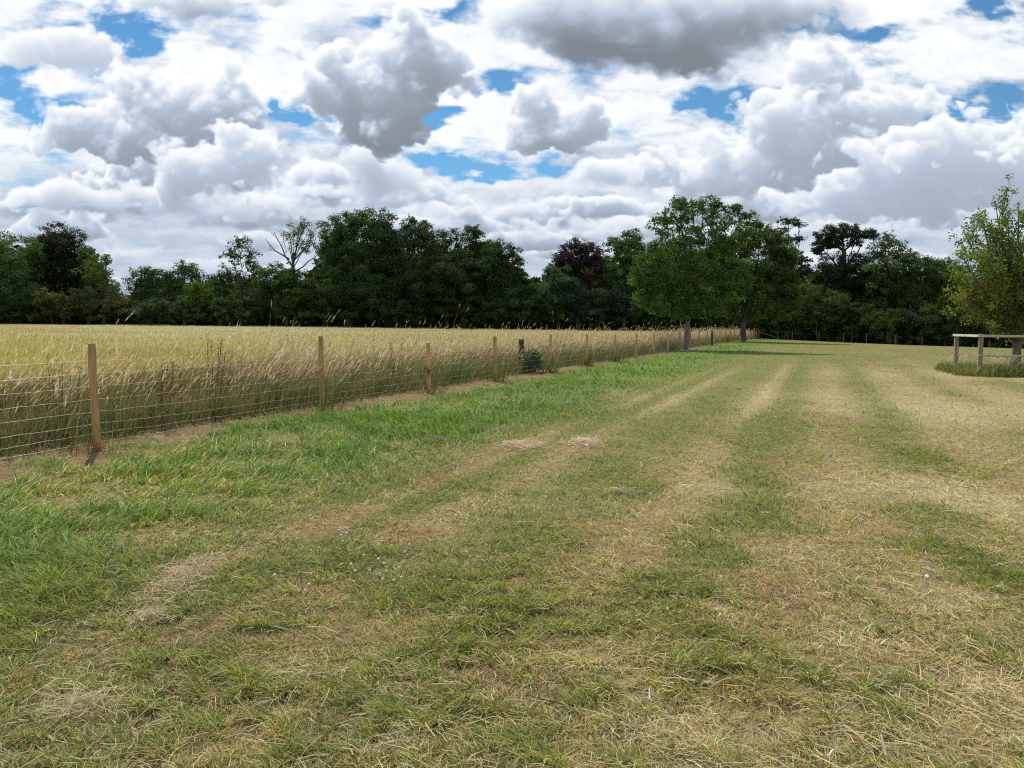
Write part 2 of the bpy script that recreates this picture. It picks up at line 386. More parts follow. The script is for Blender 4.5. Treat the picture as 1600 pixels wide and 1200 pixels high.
def gat(px, py):
    """the point of the ground seen at (px, py)"""
    d = ray(px, py); t = CAM_Z / max(1e-4, -d[2])
    for _ in range(30): t = (CAM_Z - float(gz(d[0] * t, d[1] * t))) / max(1e-4, -d[2])
    return np.array([d[0] * t, d[1] * t, float(gz(d[0] * t, d[1] * t))])
def gcol(px, Y):
    """ground below picture column px at depth Y"""
    X = (px - 800) / F * Y; return np.array([X, Y, float(gz(X, Y))])
FK, FC = .40, -8.3                           # the fence runs along X = FC + FK * Y
def fs(X, Y): return (X - (FC + FK * Y)) * .928      # distance to the field side of the fence
def unproj_many(px, py):
    dx = (px - 800) / F; dy = (600 - py) / F; c, s = math.cos(PITCH), math.sin(PITCH)
    d0, d1, d2 = dx, c + dy * s, -s + dy * c; t = CAM_Z / np.maximum(-d2, 1e-3)
    for _ in range(12): t = (CAM_Z - gz(d0 * t, d1 * t)) / np.maximum(-d2, 1e-3)
    return d0 * t, d1 * t
# ------------------------------------------------------------------ what grows where in the meadow
PATCH = [  # kind, seen at, half size (picture units), strength
 ('g',430,700,60,22,1),('g',900,640,70,16,1),('g',1150,690,32,14,.9),('g',1430,708,30,16,.8),('g',965,740,60,20,.6),('g',1208,792,48,18,.9),('g',1260,830,60,18,.6),
 ('g',620,765,150,26,.5),('g',560,860,70,34,.6),('g',500,880,70,26,.5),('g',900,1090,60,40,.7),('g',560,1110,80,50,.6),('g',470,1185,60,30,.8),('g',60,860,120,50,.7),
 ('g',120,930,150,34,.6),('g',50,1100,70,40,.6),('g',800,960,60,34,.7),('g',330,790,140,30,.6),('g',1110,985,40,14,.7),('g',1540,880,46,22,.7),('g',1235,990,40,16,.5),
 ('g',1230,1050,50,20,.6),('g',700,920,60,24,.4),('g',1080,900,50,20,.4),('g',680,1010,70,30,.5),('g',820,1170,50,30,.5),('g',300,960,60,24,.5),('g',1550,1050,30,12,.5),
 ('g',1290,650,26,8,.5),('g',1360,640,60,12,.4),('g',1240,660,60,12,.4),('g',1120,640,40,14,.5),('g',760,690,50,12,.5),('g',330,900,60,20,.5),('g',1000,770,50,16,.5),
 ('b',665,745,60,16,.8),('b',600,832,90,20,.8),('b',900,832,70,26,.6),('b',625,845,40,16,.6),('b',1300,740,110,20,.5),('b',1290,650,50,10,.7),('b',1200,920,70,30,.7),
 ('b',330,1080,90,34,.6),('b',1400,1040,40,18,.8),('b',290,1000,60,26,.5),('b',1010,820,80,18,.4),('b',690,700,60,10,.5),('b',760,1060,60,30,.5),('b',1240,1120,90,30,.5),
 ('b',430,960,70,24,.5),('b',120,1000,70,26,.5),('b',520,800,60,16,.5),('b',1060,1010,60,24,.5),('b',850,900,60,20,.4),
 ('p',1110,762,50,14,.9),('p',1130,960,40,22,.9),('p',980,1040,90,46,.8),('p',1100,1150,160,50,.6),('p',1540,790,90,50,1),('p',1560,1100,60,36,.8),('p',1440,760,70,30,.8),
 ('p',130,1100,80,34,.8),('p',265,940,60,36,.9),('p',300,900,40,22,1),('p',1500,940,80,34,.6),('p',1340,1010,60,16,.6),('p',740,960,60,20,.6),('p',1560,860,50,30,.9),
 ('p',1330,760,80,24,.6),('p',1400,1150,120,40,.5),('p',640,1150,60,26,.4),('p',1250,860,40,14,.5),('p',1440,640,120,14,.5),('p',1550,640,90,14,.5),('p',470,1060,60,24,.5)]
def _patches():
    out = []
    for k, px, py, rx, ry, s in PATCH:
        c = gat(px, py); Y = c[1]; out.append((k, c[0], Y, rx * Y / F, ry * Y * Y / (CAM_Z * F), s))
    return out
PW = _patches()
def band(s, c, w): return np.exp(-((s - c) / w) ** 2)
def zone(X, Y):
    n1 = fbm(X / 2.6, Y / 2.6, 4, 301); n2 = fbm(X / .55, Y / .55, 4, 311); n3 = fbm(X / 9, Y / 9, 3, 321)
    n4 = fbm(X / .13, Y / .13, 3, 331) * sstep(16, 9, Y); s = fs(X, Y); sw = s + .25 * n1
    edge = 3.9 + .4 * n3 + .35 * n1 - .5 * sstep(40, 60, Y)
    lush = sstep(.25, 1.0, sw + .5 * n2) * (1 - sstep(edge - 1.1, edge + .7, sw + .7 * n2)) * (1 - .30 * sstep(8, 4.5, Y))
    far = sstep(14, 45, Y)
    g = .60 - .040 * np.clip(s - 5, 0, 6) + .28 * n1 + .5 * n2 + .16 * n3 + .36 * far - .085
    g = g + .25 * (1 - sstep(4.2, 6.0, s)) - .10 * sstep(10, 5, Y)
    # mowing lines that run with the fence
    ln = 0
    for c, w, a in ((3.55, .16, -.3), (4.28, .15, -.42), (4.64, .16, .34), (5.0, .2, -.42), (6.6, .2, -.36), (5.75, .45, .34), (7.15, .34, .38), (7.9, .4, -.26), (8.75, .38, .36), (9.6, .5, -.3), (10.6, .4, .24), (11.5, .45, -.26), (12.6, .4, .22), (13.6, .5, -.24), (15, .5, .2), (16.4, .6, -.2), (18, .6, .2), (20, .7, -.2), (22, .7, .2), (24, .8, -.2), (26, .8, .2), (29, 1, -.2)):
        ln = ln + a * band(s + .12 * n3, c, w)
    g = g + .45 * n4 + 1.0 * ln * sstep(3.0, 5.5, Y) * (1 - .5 * far)
    g = .48 + (g - .48) * 1.35
    pale = .24 + .04 * np.clip(s - 6, 0, 6) - .38 * far + .5 * n2 - .3 * n3 + .28 * (band(s, 5.0, .2) + 1.3 * band(s, 6.6, .22)) * sstep(8, 14, Y)
    brown = .38 + .15 * far - .35 * n1 + .25 * n3
    brown = brown + .5 * (band(s, 4.28, .2) + band(s, 5.0, .22)) * sstep(16, 9, Y)
    hgt = .042 + .012 * n1 + .035 * n2
    for k, cx, cy, rx, ry, a in PW:
        q = np.exp(-1.1 * (((X - cx + .25 * rx * n1) / rx) ** 2 + ((Y - cy + .25 * ry * n2) / ry) ** 2)) * a
        if k == 'g': g = g + .75 * q; hgt = hgt + .035 * q
        elif k == 'b': g = g - .5 * q; brown = brown + .8 * q; pale = pale - .4 * q
        else: g = g - .65 * q; pale = pale + .75 * q; brown = brown - .3 * q
    # strip of raked thatch and bare earth along the wire
    strip = sstep(-2.6, -1.6, sw) * (1 - sstep(-.05, .55, sw + .9 * n2 + .5 * n1))
    g = g * (1 - .85 * strip); pale = pale * (1 - strip) + strip * (.32 + .4 * n2); brown = brown * (1 - strip) + strip * .75
    hgt = hgt * (1 - .35 * strip)
    lg = np.clip(.66 + .24 * sstep(6, 12, Y) + .55 * n2 + .5 * n1, 0, 1)
    g = np.clip(g * (1 - lush) + lush * lg, .03, 1)
    hgt = (hgt * (1 - lush) + lush * (.085 + .07 * n1 + .17 * np.clip(n2, -.3, .6))) * np.clip(1 + 1.6 * n4, .3, 2.3)
    return dict(s=s, g=g, lush=lush, pale=np.clip(pale, 0, 1), brown=np.clip(brown, 0, 1), h=np.clip(hgt, .022, .34), strip=strip, n4=n4, n1=n1, n2=n2, n3=n3, far=far)
C_LUSH = np.array([.150, .255, .044]); C_GREEN = np.array([.180, .232, .050]); C_OLIVE = np.array([.275, .245, .080]); C_TAN = np.array([.43, .345, .140])
C_BROWN = np.array([.36, .26, .125]); C_PALE = np.array([.60, .515, .30]); C_SOIL = np.array([.085, .060, .036]); C_BLUE = np.array([.19, .25, .13])
def mean_col(z):
    g = z['g'][:, None]; lu = z['lush'][:, None]; pa = z['pale'][:, None]; br = (z['brown'] * (1 - z['pale']))[:, None]
    grn = C_LUSH * lu + (1 - lu) * (.55 * C_GREEN + .45 * C_OLIVE)
    dry = C_PALE * pa * .8 + C_BROWN * br + C_TAN * np.clip(1 - pa * .8 - br, 0, 1)
    return grn * g + dry * (1 - .24 * z['far'][:, None]) * (1 - g)
def blade_cols(z, rng):
    n = len(z['g']); r = rng.rand(n); r2 = rng.rand(n); r3 = rng.rand(n)
    grn = r < z['g']
    k = np.clip(z['lush'] * 1.1 + .25 * (r3 - .5), 0, 1)[:, None]
    cg = C_LUSH * k + (1 - k) * np.where((r2 < .52)[:, None], C_GREEN, C_OLIVE)
    cg = np.where((r3 < .07)[:, None], C_BLUE, cg)
    cd = np.where((r2 < z['pale'] * .62)[:, None], C_PALE, np.where((r3 < z['brown'])[:, None], C_BROWN, C_TAN))
    c = np.where(grn[:, None], cg, cd * (1 - .24 * z['far'][:, None]))
    c = c * rng.uniform(.5, 1.55, (n, 1)) * np.clip(1 + .8 * z['n4'], .5, 1.7)[:, None] * (1 + .10 * rng.randn(n, 3) * np.array([1, .5, .8]))
    return np.clip(c, .01, .8), grn
# ------------------------------------------------------------------ ground: one sheet to the horizon
def make_ground():
    def ax(n, lim, a): t = np.linspace(-math.asinh(lim / a), math.asinh(lim / a), n); return a * np.sinh(t)
    gx = ax(620, 3500, 5); gy = ax(760, 3500, 5) ; gy = gy[gy > -200]
    X, Y = np.meshgrid(gx, gy); n = X.size; x, y = X.ravel(), Y.ravel()
    z = gz(x, y); r = np.hypot(x, y); z = z - .02 * sstep(150, 400, r) - np.where(r > 300, (r - 300) * .004, 0)
    V = np.stack([x, y, z], 1)
    zn = zone(x, y); c = mean_col(zn) * (.86 + .22 * zn['n2'][:, None])
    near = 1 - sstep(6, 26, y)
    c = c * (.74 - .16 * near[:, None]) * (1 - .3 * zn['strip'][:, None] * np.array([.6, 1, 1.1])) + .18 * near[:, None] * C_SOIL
    # wood floor and earth under the crop
    wood = sstep(104, 112, y + .12 * np.clip(x, 0, 80) + 2 * zn['n3'])[:, None]; c = c * (1 - wood) + wood * C_SOIL * .7
    crop = (1 - sstep(-2.4, -1.2, fs(x, y)))[:, None] * (1 - wood); c = c * (1 - crop) + crop * (C_SOIL * .8 + .02)
    ny, nx = X.shape; i = np.arange(ny - 1)[:, None] * nx; j = np.arange(nx - 1)[None]
    Q = np.stack([i + j, i + j + 1, i + nx + j + 1, i + nx + j], -1).reshape(-1, 4)
    m = MB(); m.add(V, Q, c)
    mt = material('meadow_ground', .95, .1, nscale=14, namp=.4, bump=.9, bscale=34)
    tag(m.build('ground', mt, smooth=True), 'mown meadow ground of green and straw coloured turf', 'ground', kind='structure')
make_ground()
# ------------------------------------------------------------------ grass
M_GRASS = material('grass_blade', .62, .25, transl=.38, tcol=(1.15, 1.1, .7))
M_STRAW = material('straw', .6, .3, transl=.15, tcol=(1, .9, .7))
def make_grass():
    rng = np.random.RandomState(11); m = MB()
    N = 1150000
    # picked so that near and far turf are equally fine to the eye of someone standing there
    ang = rng.uniform(-760, 2360, N); v = 528 + (1330 - 528) * rng.rand(N) ** 1.12
    X, Y = unproj_many(ang, v)
    k = (Y > 1.3) & (Y < 104) & (fs(X, Y) > -.9); X, Y = X[k], Y[k]
    zn = zone(X, Y); k = (rng.rand(len(X)) > .55 * zn['strip']) & (Y + .12 * np.clip(X, 0, 80) < 108); X, Y = X[k], Y[k]; zn = {a: (b[k] if hasattr(b, '__len__') else b) for a, b in zn.items()}
    n = len(X); c, grn = blade_cols(zn, rng)
    lu = zn['lush']; flow = 2.2 * zn['n3'] + 2.6 * zn['n1'] + 1.2
    az = flow * 1.3 + 2.5 * zn['n4'] + 2.0 * zn['n2'] + rng.randn(n) * (1.15 - .35 * lu)
    lean = np.clip(rng.uniform(.5, 1.45, n) * (1 - .30 * lu) + .25 * (~grn), .1, 1.5)
    h = zn['h'] * rng.uniform(.55, 1.5, n) * (1 + .012 * Y) * np.where(grn, 1, 1.2); w = (.0034 + .00052 * Y) * rng.uniform(.7, 1.3, n) * (1 + .35 * lu)
    V, Fs = blades(np.stack([X, Y, gz(X, Y) - .004], 1), h, w, az, lean, rng.uniform(.15, .8, n), rng.uniform(0, 6.28, n))
    m.add(V, Fs, np.repeat(c, 5, 0))
    n = 60000; X = rng.uniform(-6, 6, n); Y = rng.uniform(-2.5, 2.3, n); zn = zone(X, Y); c, grn = blade_cols(zn, rng)           # round the feet of whoever stands there
    V, Fs = blades(np.stack([X, Y, gz(X, Y) - .004], 1), zn['h'] * rng.uniform(.55, 1.5, n), .005, 2 * zn['n2'] + rng.randn(n), rng.uniform(.5, 1.45, n), rng.uniform(.15, .8, n), rng.uniform(0, 6.28, n)); m.add(V, Fs, np.repeat(c, 5, 0))
    tag(m.build('meadow_grass', M_GRASS), 'short mown meadow grass in green and dry straw stripes', 'grass', kind='stuff')
    # cut stalks left lying on the turf
    N = 34000; ang = rng.uniform(-400, 2000, N); v = 640 + 660 * rng.rand(N); X, Y = unproj_many(ang, v)
    zn = zone(X, Y); k = (rng.rand(N) < np.clip(.10 + 1.1 * zn['pale'] * (1 - zn['g']) + 1.0 * zn['strip'], 0, 1)) & (fs(X, Y) > -.8) & (rng.rand(N) > .6 * zn['lush']); X, Y = X[k], Y[k]; n = len(X)
    az = 2.4 * zn['n1'][k] + rng.randn(n) * 1.2; D = np.stack([np.cos(az), np.sin(az), rng.normal(.02, .13, n)], 1); S = np.stack([-np.sin(az), np.cos(az), np.zeros(n)], 1)
    ln = rng.gamma(3, .020, n) + .02; P = np.stack([X, Y, gz(X, Y) + rng.uniform(.012, .06, n)], 1)
    wd = (.0015 + .00026 * Y) * rng.uniform(.7, 1.4, n); bow = rng.normal(0, .12, n)
    pts = [P - D * (ln * .5)[:, None], P + S * (ln * bow)[:, None] + np.array([0, 0, 1]) * (ln * .05)[:, None], P + D * (ln * .5)[:, None]]
    U = S * .8 + np.array([0, 0, .6]); V = np.stack([q + sgn * U * (wd * .5)[:, None] for q in pts for sgn in (-1, 1)], 1).reshape(-1, 3); b = (np.arange(n) * 6)[:, None]
    c = np.where((rng.rand(n) < .6)[:, None], C_PALE, C_TAN) * rng.uniform(.6, 1.15, (n, 1)); c = np.where((rng.rand(n) < .75 * zn['strip'][k])[:, None], np.array([.40, .255, .15]) * rng.uniform(.4, 1.3, (n, 1)), c)
    m = MB(); m.add(V, [np.concatenate([b + np.array([[0, 1, 3, 2]]), b + np.array([[2, 3, 5, 4]])])], np.repeat(c, 6, 0))
    tag(m.build('cut_straw', M_STRAW), 'loose pale cut stalks scattered over the mown meadow', 'straw', kind='stuff')
make_grass()
def make_weeds():
    rng = np.random.RandomState(23); N = 1500; ang = rng.uniform(-300, 1900, N); v = 600 + 700 * rng.rand(N); X, Y = unproj_many(ang, v); zn = zone(X, Y)
    k = (fs(X, Y) > .6) & (rng.rand(N) < np.clip(1.5 * zn['g'] - .55 + .3 * zn['lush'], 0, 1)); X, Y = X[k], Y[k]; lu = zn['lush'][k]; n = len(X); m = MB()
    for q in range(6):
        a = rng.uniform(0, 6.28, n); D = np.stack([np.cos(a), np.sin(a), rng.uniform(.1, .9, n)], 1); D /= np.linalg.norm(D, axis=1, keepdims=True); S = np.stack([-np.sin(a), np.cos(a), rng.normal(0, .2, n)], 1)
        L = rng.uniform(.014, .03, n) * (1 + .8 * lu); V, Fs = kites(np.stack([X, Y, gz(X, Y) + .02 + .04 * lu], 1), D, S, L, L * rng.uniform(.3, .6, n), .2, np.cross(D, S)); m.add(V, Fs, np.repeat(np.array([.16, .26, .055]) * rng.uniform(.6, 1.3, (n, 1)), 4, 0))
    tag(m.build('broadleaf_weeds', M_GRASS), 'small broad leaved weeds and clover leaves scattered through the meadow grass', 'weeds', kind='stuff')
make_weeds()
# ------------------------------------------------------------------ wheat beyond the fence
M_WHEAT = material('wheat', .6, .25, transl=.35, tcol=(1.1, 1.0, .6))
WH = .78
def tram(Y, X): return np.maximum.reduce([band(Y + .10 * X, c, .3) for c in (34, 35.9, 58, 59.9, 82, 83.9, 103, 104.9)])
def make_wheat():
    rng = np.random.RandomState(5); m = MB()
    a = np.concatenate([np.linspace(0, 30, 90), np.linspace(30, 320, 130)[1:]]); yy = np.concatenate([np.linspace(-6, 40, 200), np.linspace(40, 124, 150)[1:]])
    A_, Y = np.meshgrid(a, yy); X = FC + FK * Y - 2.75 - A_; x, y = X.ravel(), Y.ravel()
    e = sstep(-.1, .9, A_.ravel() + .35 * fbm(x / 1.5, y / 1.5, 3, 401)); far = sstep(118, 121, y + .02 * x)
    z = gz(x, y) + (WH - .12 + .05 * fbm(x / .7, y / .7, 3, 405) + .05 * fbm(x / 7, y / 7, 3, 407)) * e * (1 - far) - .25 * tram(y, x)
    ny, nx = X.shape; i = np.arange(ny - 1)[:, None] * nx; j = np.arange(nx - 1)[None]
    Q = np.stack([i + j, i + nx + j, i + nx + j + 1, i + j + 1], -1).reshape(-1, 4)
    cw = np.array([.42, .36, .125]); t = fbm(x / 3.5, y / 3.5, 4, 411); t2 = fbm(x / 25, y / 12, 3, 413)
    c = cw * (.78 + .22 * t + .2 * t2)[:, None] + np.clip(t + .6 * t2, 0, 1)[:, None] * np.array([-.04, -.01, -.01])
    m.add(np.stack([x, y, z], 1), Q, c)
    # ears and upper leaves
    N = 430000; ang = rng.uniform(-900, 1250, N); v = 500.5 + 130 * rng.rand(N) ** 1.6
    dx = (ang - 800) / F; dy = (600 - v) / F; c_, s_ = math.cos(PITCH), math.sin(PITCH); d1, d2 = c_ + dy * s_, -s_ + dy * c_
    t = (CAM_Z - .72) / np.maximum(-d2, 1e-3)
    for _ in range(12): t = (CAM_Z - .72 - gz(dx * t, d1 * t)) / np.maximum(-d2, 1e-3)
    X, Y = dx * t, d1 * t
    s = X - (FC + FK * Y); k = (s < -2.7 - .4 * rng.rand(N)) & (Y < 119) & (Y > 2) & (X > -300) & (rng.rand(N) > .85 * tram(Y, X)); X, Y = X[k], Y[k]; n = len(X)
    P = np.stack([X, Y, gz(X, Y) + WH - .16 + .05 * fbm(X / 7, Y / 7, 3, 407) + rng.normal(0, .035, n)], 1)
    az = rng.normal(-.3, 1.1, n); le = rng.uniform(.1, .9, n); D = np.stack([np.cos(az) * np.sin(le), np.sin(az) * np.sin(le), np.cos(le)], 1)
    f = rng.uniform(0, 6.28, n); S = np.stack([np.cos(f), np.sin(f), np.zeros(n)], 1)
    ear = rng.rand(n) < .62
    ln = np.where(ear, .11, .18) * rng.uniform(.7, 1.3, n); wd = (np.where(ear, .011, .007) + .00038 * Y) * rng.uniform(.8, 1.2, n)
    V, Fs = kites(P, D, S, ln, wd)
    c = np.where(ear[:, None], np.array([.55, .475, .215]), np.array([.37, .36, .125])) * rng.uniform(.7, 1.3, (n, 1)) * (1 + .18 * fbm(X / 3.5, Y / 3.5, 4, 411) + .2 * fbm(X / 25, Y / 12, 3, 413))[:, None]
    m.add(V, Fs, np.repeat(c, 4, 0))
    # standing straw at the near edge of the crop
    n = 26000; Y = rng.uniform(3, 60, n) ; Y = 3 + 57 * rng.rand(n) ** 1.7; X = FC + FK * Y - 2.75 - rng.gamma(1.2, .5, n)
    V, Fs = blades(np.stack([X, Y, gz(X, Y)], 1), rng.uniform(.55, .86, n), (.005 + .0004 * Y), rng.normal(0, 1.2, n), rng.uniform(0, .2, n), rng.uniform(0, .5, n), rng.uniform(0, 6.28, n))
    m.add(V, Fs, np.repeat(np.where((rng.rand(n) < .5)[:, None], np.array([.40, .33, .13]), np.array([.20, .22, .07])) * rng.uniform(.6, 1.2, (n, 1)), 5, 0))
    tag(m.build('wheat_crop', M_WHEAT), 'ripening yellow wheat filling the field behind the wire fence', 'wheat', kind='stuff')
make_wheat()
# ------------------------------------------------------------------ rank margin between wire and wheat
M_SEED = material('seed_grass', .7, .15, transl=.4, tcol=(1.05, .95, .75))
def grass_bed(name, label, rng, X, Y, seedp, hmul=1.0, near=False):
    """tall grass: leafy green bottom, dead thatch, pale flowering stems with feathery heads"""
    m = MB(); n = len(X); patch = fbm(X / 2.2, Y / 2.2, 3, 501); p2 = fbm(X / .6, Y / .6, 3, 503)
    Z = gz(X, Y); P = np.stack([X, Y, Z - .01], 1); u = rng.rand(n)
    nf = sstep(8, 14, Y + 1.5 * patch) if near else np.ones(n)
    stem = u < seedp * np.clip(1 + 1.6 * patch, .15, 2.2) * (.14 + .86 * nf); leaf = ~stem
    i = np.where(leaf)[0]; k = len(i)
    h = rng.uniform(.30, .82, k) * hmul * (.72 + .28 * nf[i]) * (1 + .35 * patch[i]); brown = rng.rand(k) < np.clip((.24 if near else .10) + .2 * (1 - nf[i]) - .5 * patch[i] + .3 * p2[i], .05, .9)
    c = np.where(brown[:, None], np.array([.25, .175, .08]), np.array([.105, .150, .040]) if near else np.array([.17, .235, .06])) * rng.uniform(.6, 1.35, (k, 1)) * (1 + .1 * rng.randn(k, 3))
    V, Fs = blades(P[i], h, (.006 + .0005 * Y[i]), rng.normal(0, 1.2, k), rng.uniform(.05, .95, k), rng.uniform(.1, 1.2, k), rng.uniform(0, 6.28, k)); m.add(V, Fs, np.repeat(np.clip(c, .01, 1), 5, 0))
    i = np.where(stem)[0]; k = len(i)
    h = np.clip(rng.normal(.95, .21, k), .4, 1.55) * np.where(rng.rand(k) < .03, 1.4, 1) * hmul * (.86 + .14 * nf[i]) * (1 + .12 * patch[i]); az = rng.normal(.1, .5, k); le = np.abs(rng.normal(.1, .22, k)); be = rng.uniform(.1, .75, k)
    cs = np.where((rng.rand(k) < .35)[:, None], np.array([.34, .27, .12]), np.array([.46, .39, .19])) * rng.uniform(.65, 1.2, (k, 1))
    V, Fs = blades(P[i], h, (.0026 + .00022 * Y[i]), az, le, be, rng.uniform(0, 6.28, k)); T = V.reshape(-1, 5, 3); cs5 = np.repeat(cs, 5, 0).reshape(-1, 5, 3); cs5[:, :2] = np.array([.10, .125, .04]); cs5[:, 2:4] = .5 * cs5[:, 2:4] + .5 * np.array([.14, .16, .05]); m.add(V, Fs, cs5.reshape(-1, 3))
    mid = (T[:, 2] + T[:, 3]) / 2; D = T[:, 4] - mid; D /= np.linalg.norm(D, axis=1, keepdims=True)
    hl = rng.uniform(.09, .20, k); B0 = T[:, 4] - D * (hl * .9)[:, None]
    ch = np.where((rng.rand(k) < .3)[:, None], np.array([.52, .38, .26]), np.array([.74, .63, .43])) * rng.uniform(.7, 1.15, (k, 1))
    for q in range(5):                          # a feathery head of five spikelets
        a2 = rng.uniform(0, 6.28, k); O = np.stack([np.cos(a2), np.sin(a2), np.zeros(k)], 1) * rng.uniform(.05, .28, (k, 1))
        Dq = D + O + np.array([.10, 0, 0]); Dq /= np.linalg.norm(Dq, axis=1, keepdims=True); f = rng.uniform(0, 6.28, k); S = np.stack([np.cos(f), np.sin(f), np.zeros(k)], 1)
        V, Fs = kites(B0 + D * (hl * .16 * q)[:, None], Dq, S, hl * rng.uniform(.35, .6, k), (.008 + .00034 * Y[i])); m.add(V, Fs, np.repeat(ch, 4, 0))
    return tag(m.build(name, M_SEED), label, 'grass', kind='stuff')
def make_margin():
    rng = np.random.RandomState(17); N = 125000
    v = rng.rand(N); Y = 1 / (1 / 3.0 - v * (1 / 3.0 - 1 / 108.0)); Y = np.where(rng.rand(N) < .5, Y, 4 + 100 * rng.rand(N) ** 1.8)
    s = -.30 - 2.75 * rng.rand(N) ** .85; X = FC + FK * Y + s / .928
    k = (rng.rand(N) < np.clip(.35 + .5 * sstep(-.3, -1.0, s), 0, 1)); X, Y = X[k], Y[k]
    pw = [-FC / (FK - (p - 800) / F) for p in (145, 502, 670, 775, 860, 916, 961)]; pi = rng.randint(0, len(pw), 520); yb = np.array(pw)[pi]; X = np.concatenate([X, FC + FK * yb + rng.normal(.02, .16, 520)]); Y = np.concatenate([Y, yb + rng.normal(-.05, .16, 520)])
    grass_bed('tall_grass', 'tall tan seeding grass growing along the back of the wire fence', rng, X, Y, .27, near=True)
make_margin()
# ------------------------------------------------------------------ stock fence along the meadow
M_STAKE = material('fresh_timber', .75, .2, nscale=9, namp=.35, bump=.5, bscale=30, stretch=(6, 6, .5))
M_OLDWOOD = material('weathered_timber', .9, .15, nscale=10, namp=.45, bump=.8, bscale=28, stretch=(6, 6, .6))
M_WIRE = material('galvanised_wire', .45, .5, attr=False, color=(.36, .375, .39))
M_WIRE.node_tree.nodes['Principled BSDF'].inputs['Metallic'].default_value = .1
FD = np.array([FK, 1.0, 0]) / math.hypot(FK, 1); FN = np.array([FD[1], -FD[0], 0])       # along the fence; towards the meadow
def stake(name, base, h, w, parent, col, rng, lean=.02, stain=False, sides=8, mat=None):
    m = MB(); l = rng.normal(0, lean, 2); n = 9
    t = np.linspace(-.15, 1, n); pts = np.stack([l[0] * t * h, l[1] * t * h, t * h], 1); pts[:, :2] += rng.normal(0, .0025, (n, 2))
    rad = w / 2 * (1 + rng.normal(0, .03, n)); rad[-1] *= .93
    V, Fs = tube(pts, rad, sides)
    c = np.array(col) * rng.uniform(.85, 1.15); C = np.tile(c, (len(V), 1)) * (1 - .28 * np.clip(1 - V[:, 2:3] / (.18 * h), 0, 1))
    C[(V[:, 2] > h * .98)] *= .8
    if stain: k = (V[:, 2] > .30 * h) & (V[:, 2] < .55 * h); C[k] *= .22
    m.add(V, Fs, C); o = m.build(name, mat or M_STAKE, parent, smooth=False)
    o.location = np.asarray(base) - (np.array(parent.location) if parent else 0)
    return o
POST_PX = [145, 502, 670, 775, 860, 916, 961, 994, 1021, 1043, 1062]
def make_fence():
    rng = np.random.RandomState(2)
    Ys = [-FC / (FK - (p - 800) / F) for p in POST_PX]; Ys = [Ys[0] - 3.6] + Ys
    while Ys[-1] < 103: Ys.append(Ys[-1] + 3.75 + rng.uniform(-.2, .2))
    root = empty('wire_fence', (FC + FK * Ys[1], Ys[1], float(gz(FC + FK * Ys[1], Ys[1]))))
    tag(root, 'long stock fence of brown timber stakes and wire netting running along the wheat', 'fence')
    HS = [1.22, 1.22, 1.26, 1.07, 1.16, 1.17, 1.12, 1.10, 1.10, 1.08, 1.12]
    for i, Y in enumerate(Ys):
        X = FC + FK * Y; h = HS[i] if i < len(HS) else rng.uniform(1.02, 1.16)
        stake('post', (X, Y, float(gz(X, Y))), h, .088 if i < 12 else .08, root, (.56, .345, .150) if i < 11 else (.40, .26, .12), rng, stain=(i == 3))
    xe, ye = FC + FK * 105, 105.0
    stake('corner_post', (xe, ye, float(gz(xe, ye))), 1.3, .16, root, (.22, .16, .10), rng)
    m = MB(); b = np.array([xe, ye, float(gz(xe, ye))]); V, Fs = tube([b + [0, -.1, 1.0], b + [2.6, -.3, .05]], .05, 6); m.add(V - np.array(root.location), Fs, (.2, .15, .09)); m.build('brace', M_STAKE, root)
    # netting: horizontal wires with a crimp at each upright
    L0 = np.array([FC + FK * Ys[0], Ys[0], 0]); tot = (105 - Ys[0]) * math.hypot(FK, 1)
    tt = np.concatenate([np.arange(0, 62, .15), np.arange(62, tot, 1.0)]); P = L0 + tt[:, None] * FD - FN * .052
    Yp = np.array(Ys); tp = (Yp - Ys[0]) * math.hypot(FK, 1); span = np.abs(((np.interp(tt, tp, np.arange(len(tp)))) % 1) - .5) * 2
    zg = np.interp(tt, tp, gz(FC + FK * Yp, Yp))
    m = MB(); o0 = np.array(root.location)
    HW = [.07, .17, .28, .43, .58, .73, .88]
    for k, hh in enumerate(HW):
        z = zg + hh - .018 * (1 - span ** 2) * (1 if k > 3 else .5) + rng.normal(0, .0035, len(tt)) + .004 * np.sin(tt * 1.7 + k)
        Q = P.copy(); Q[:, 2] = z; Q += FN * rng.normal(0, .002, (len(tt), 1))
        V, Fs = tube(Q, .0019 if k in (0, 6) else .0016, 3, cap=False); m.add(V - o0, Fs)
    i = np.where(tt < 62)[0]; A = P[i].copy(); Bq = A.copy(); A[:, 2] = zg[i] + HW[0]; Bq[:, 2] = zg[i] + HW[-1] - .012; Bq += FD * rng.normal(0, .006, (len(i), 1))
    V, Fs = prisms(A, Bq, .0012, .0012); m.add(V - o0, Fs)
    m.build('wire_netting', M_WIRE, root)
    m = MB(); Q = P.copy(); Q[:, 2] = zg + 1.02 - .012 * (1 - span ** 2); V, Fs = tube(Q, .0018, 3, cap=False); m.add(V - o0, Fs); m.build('top_strand', M_WIRE, root)
    return root
make_fence()
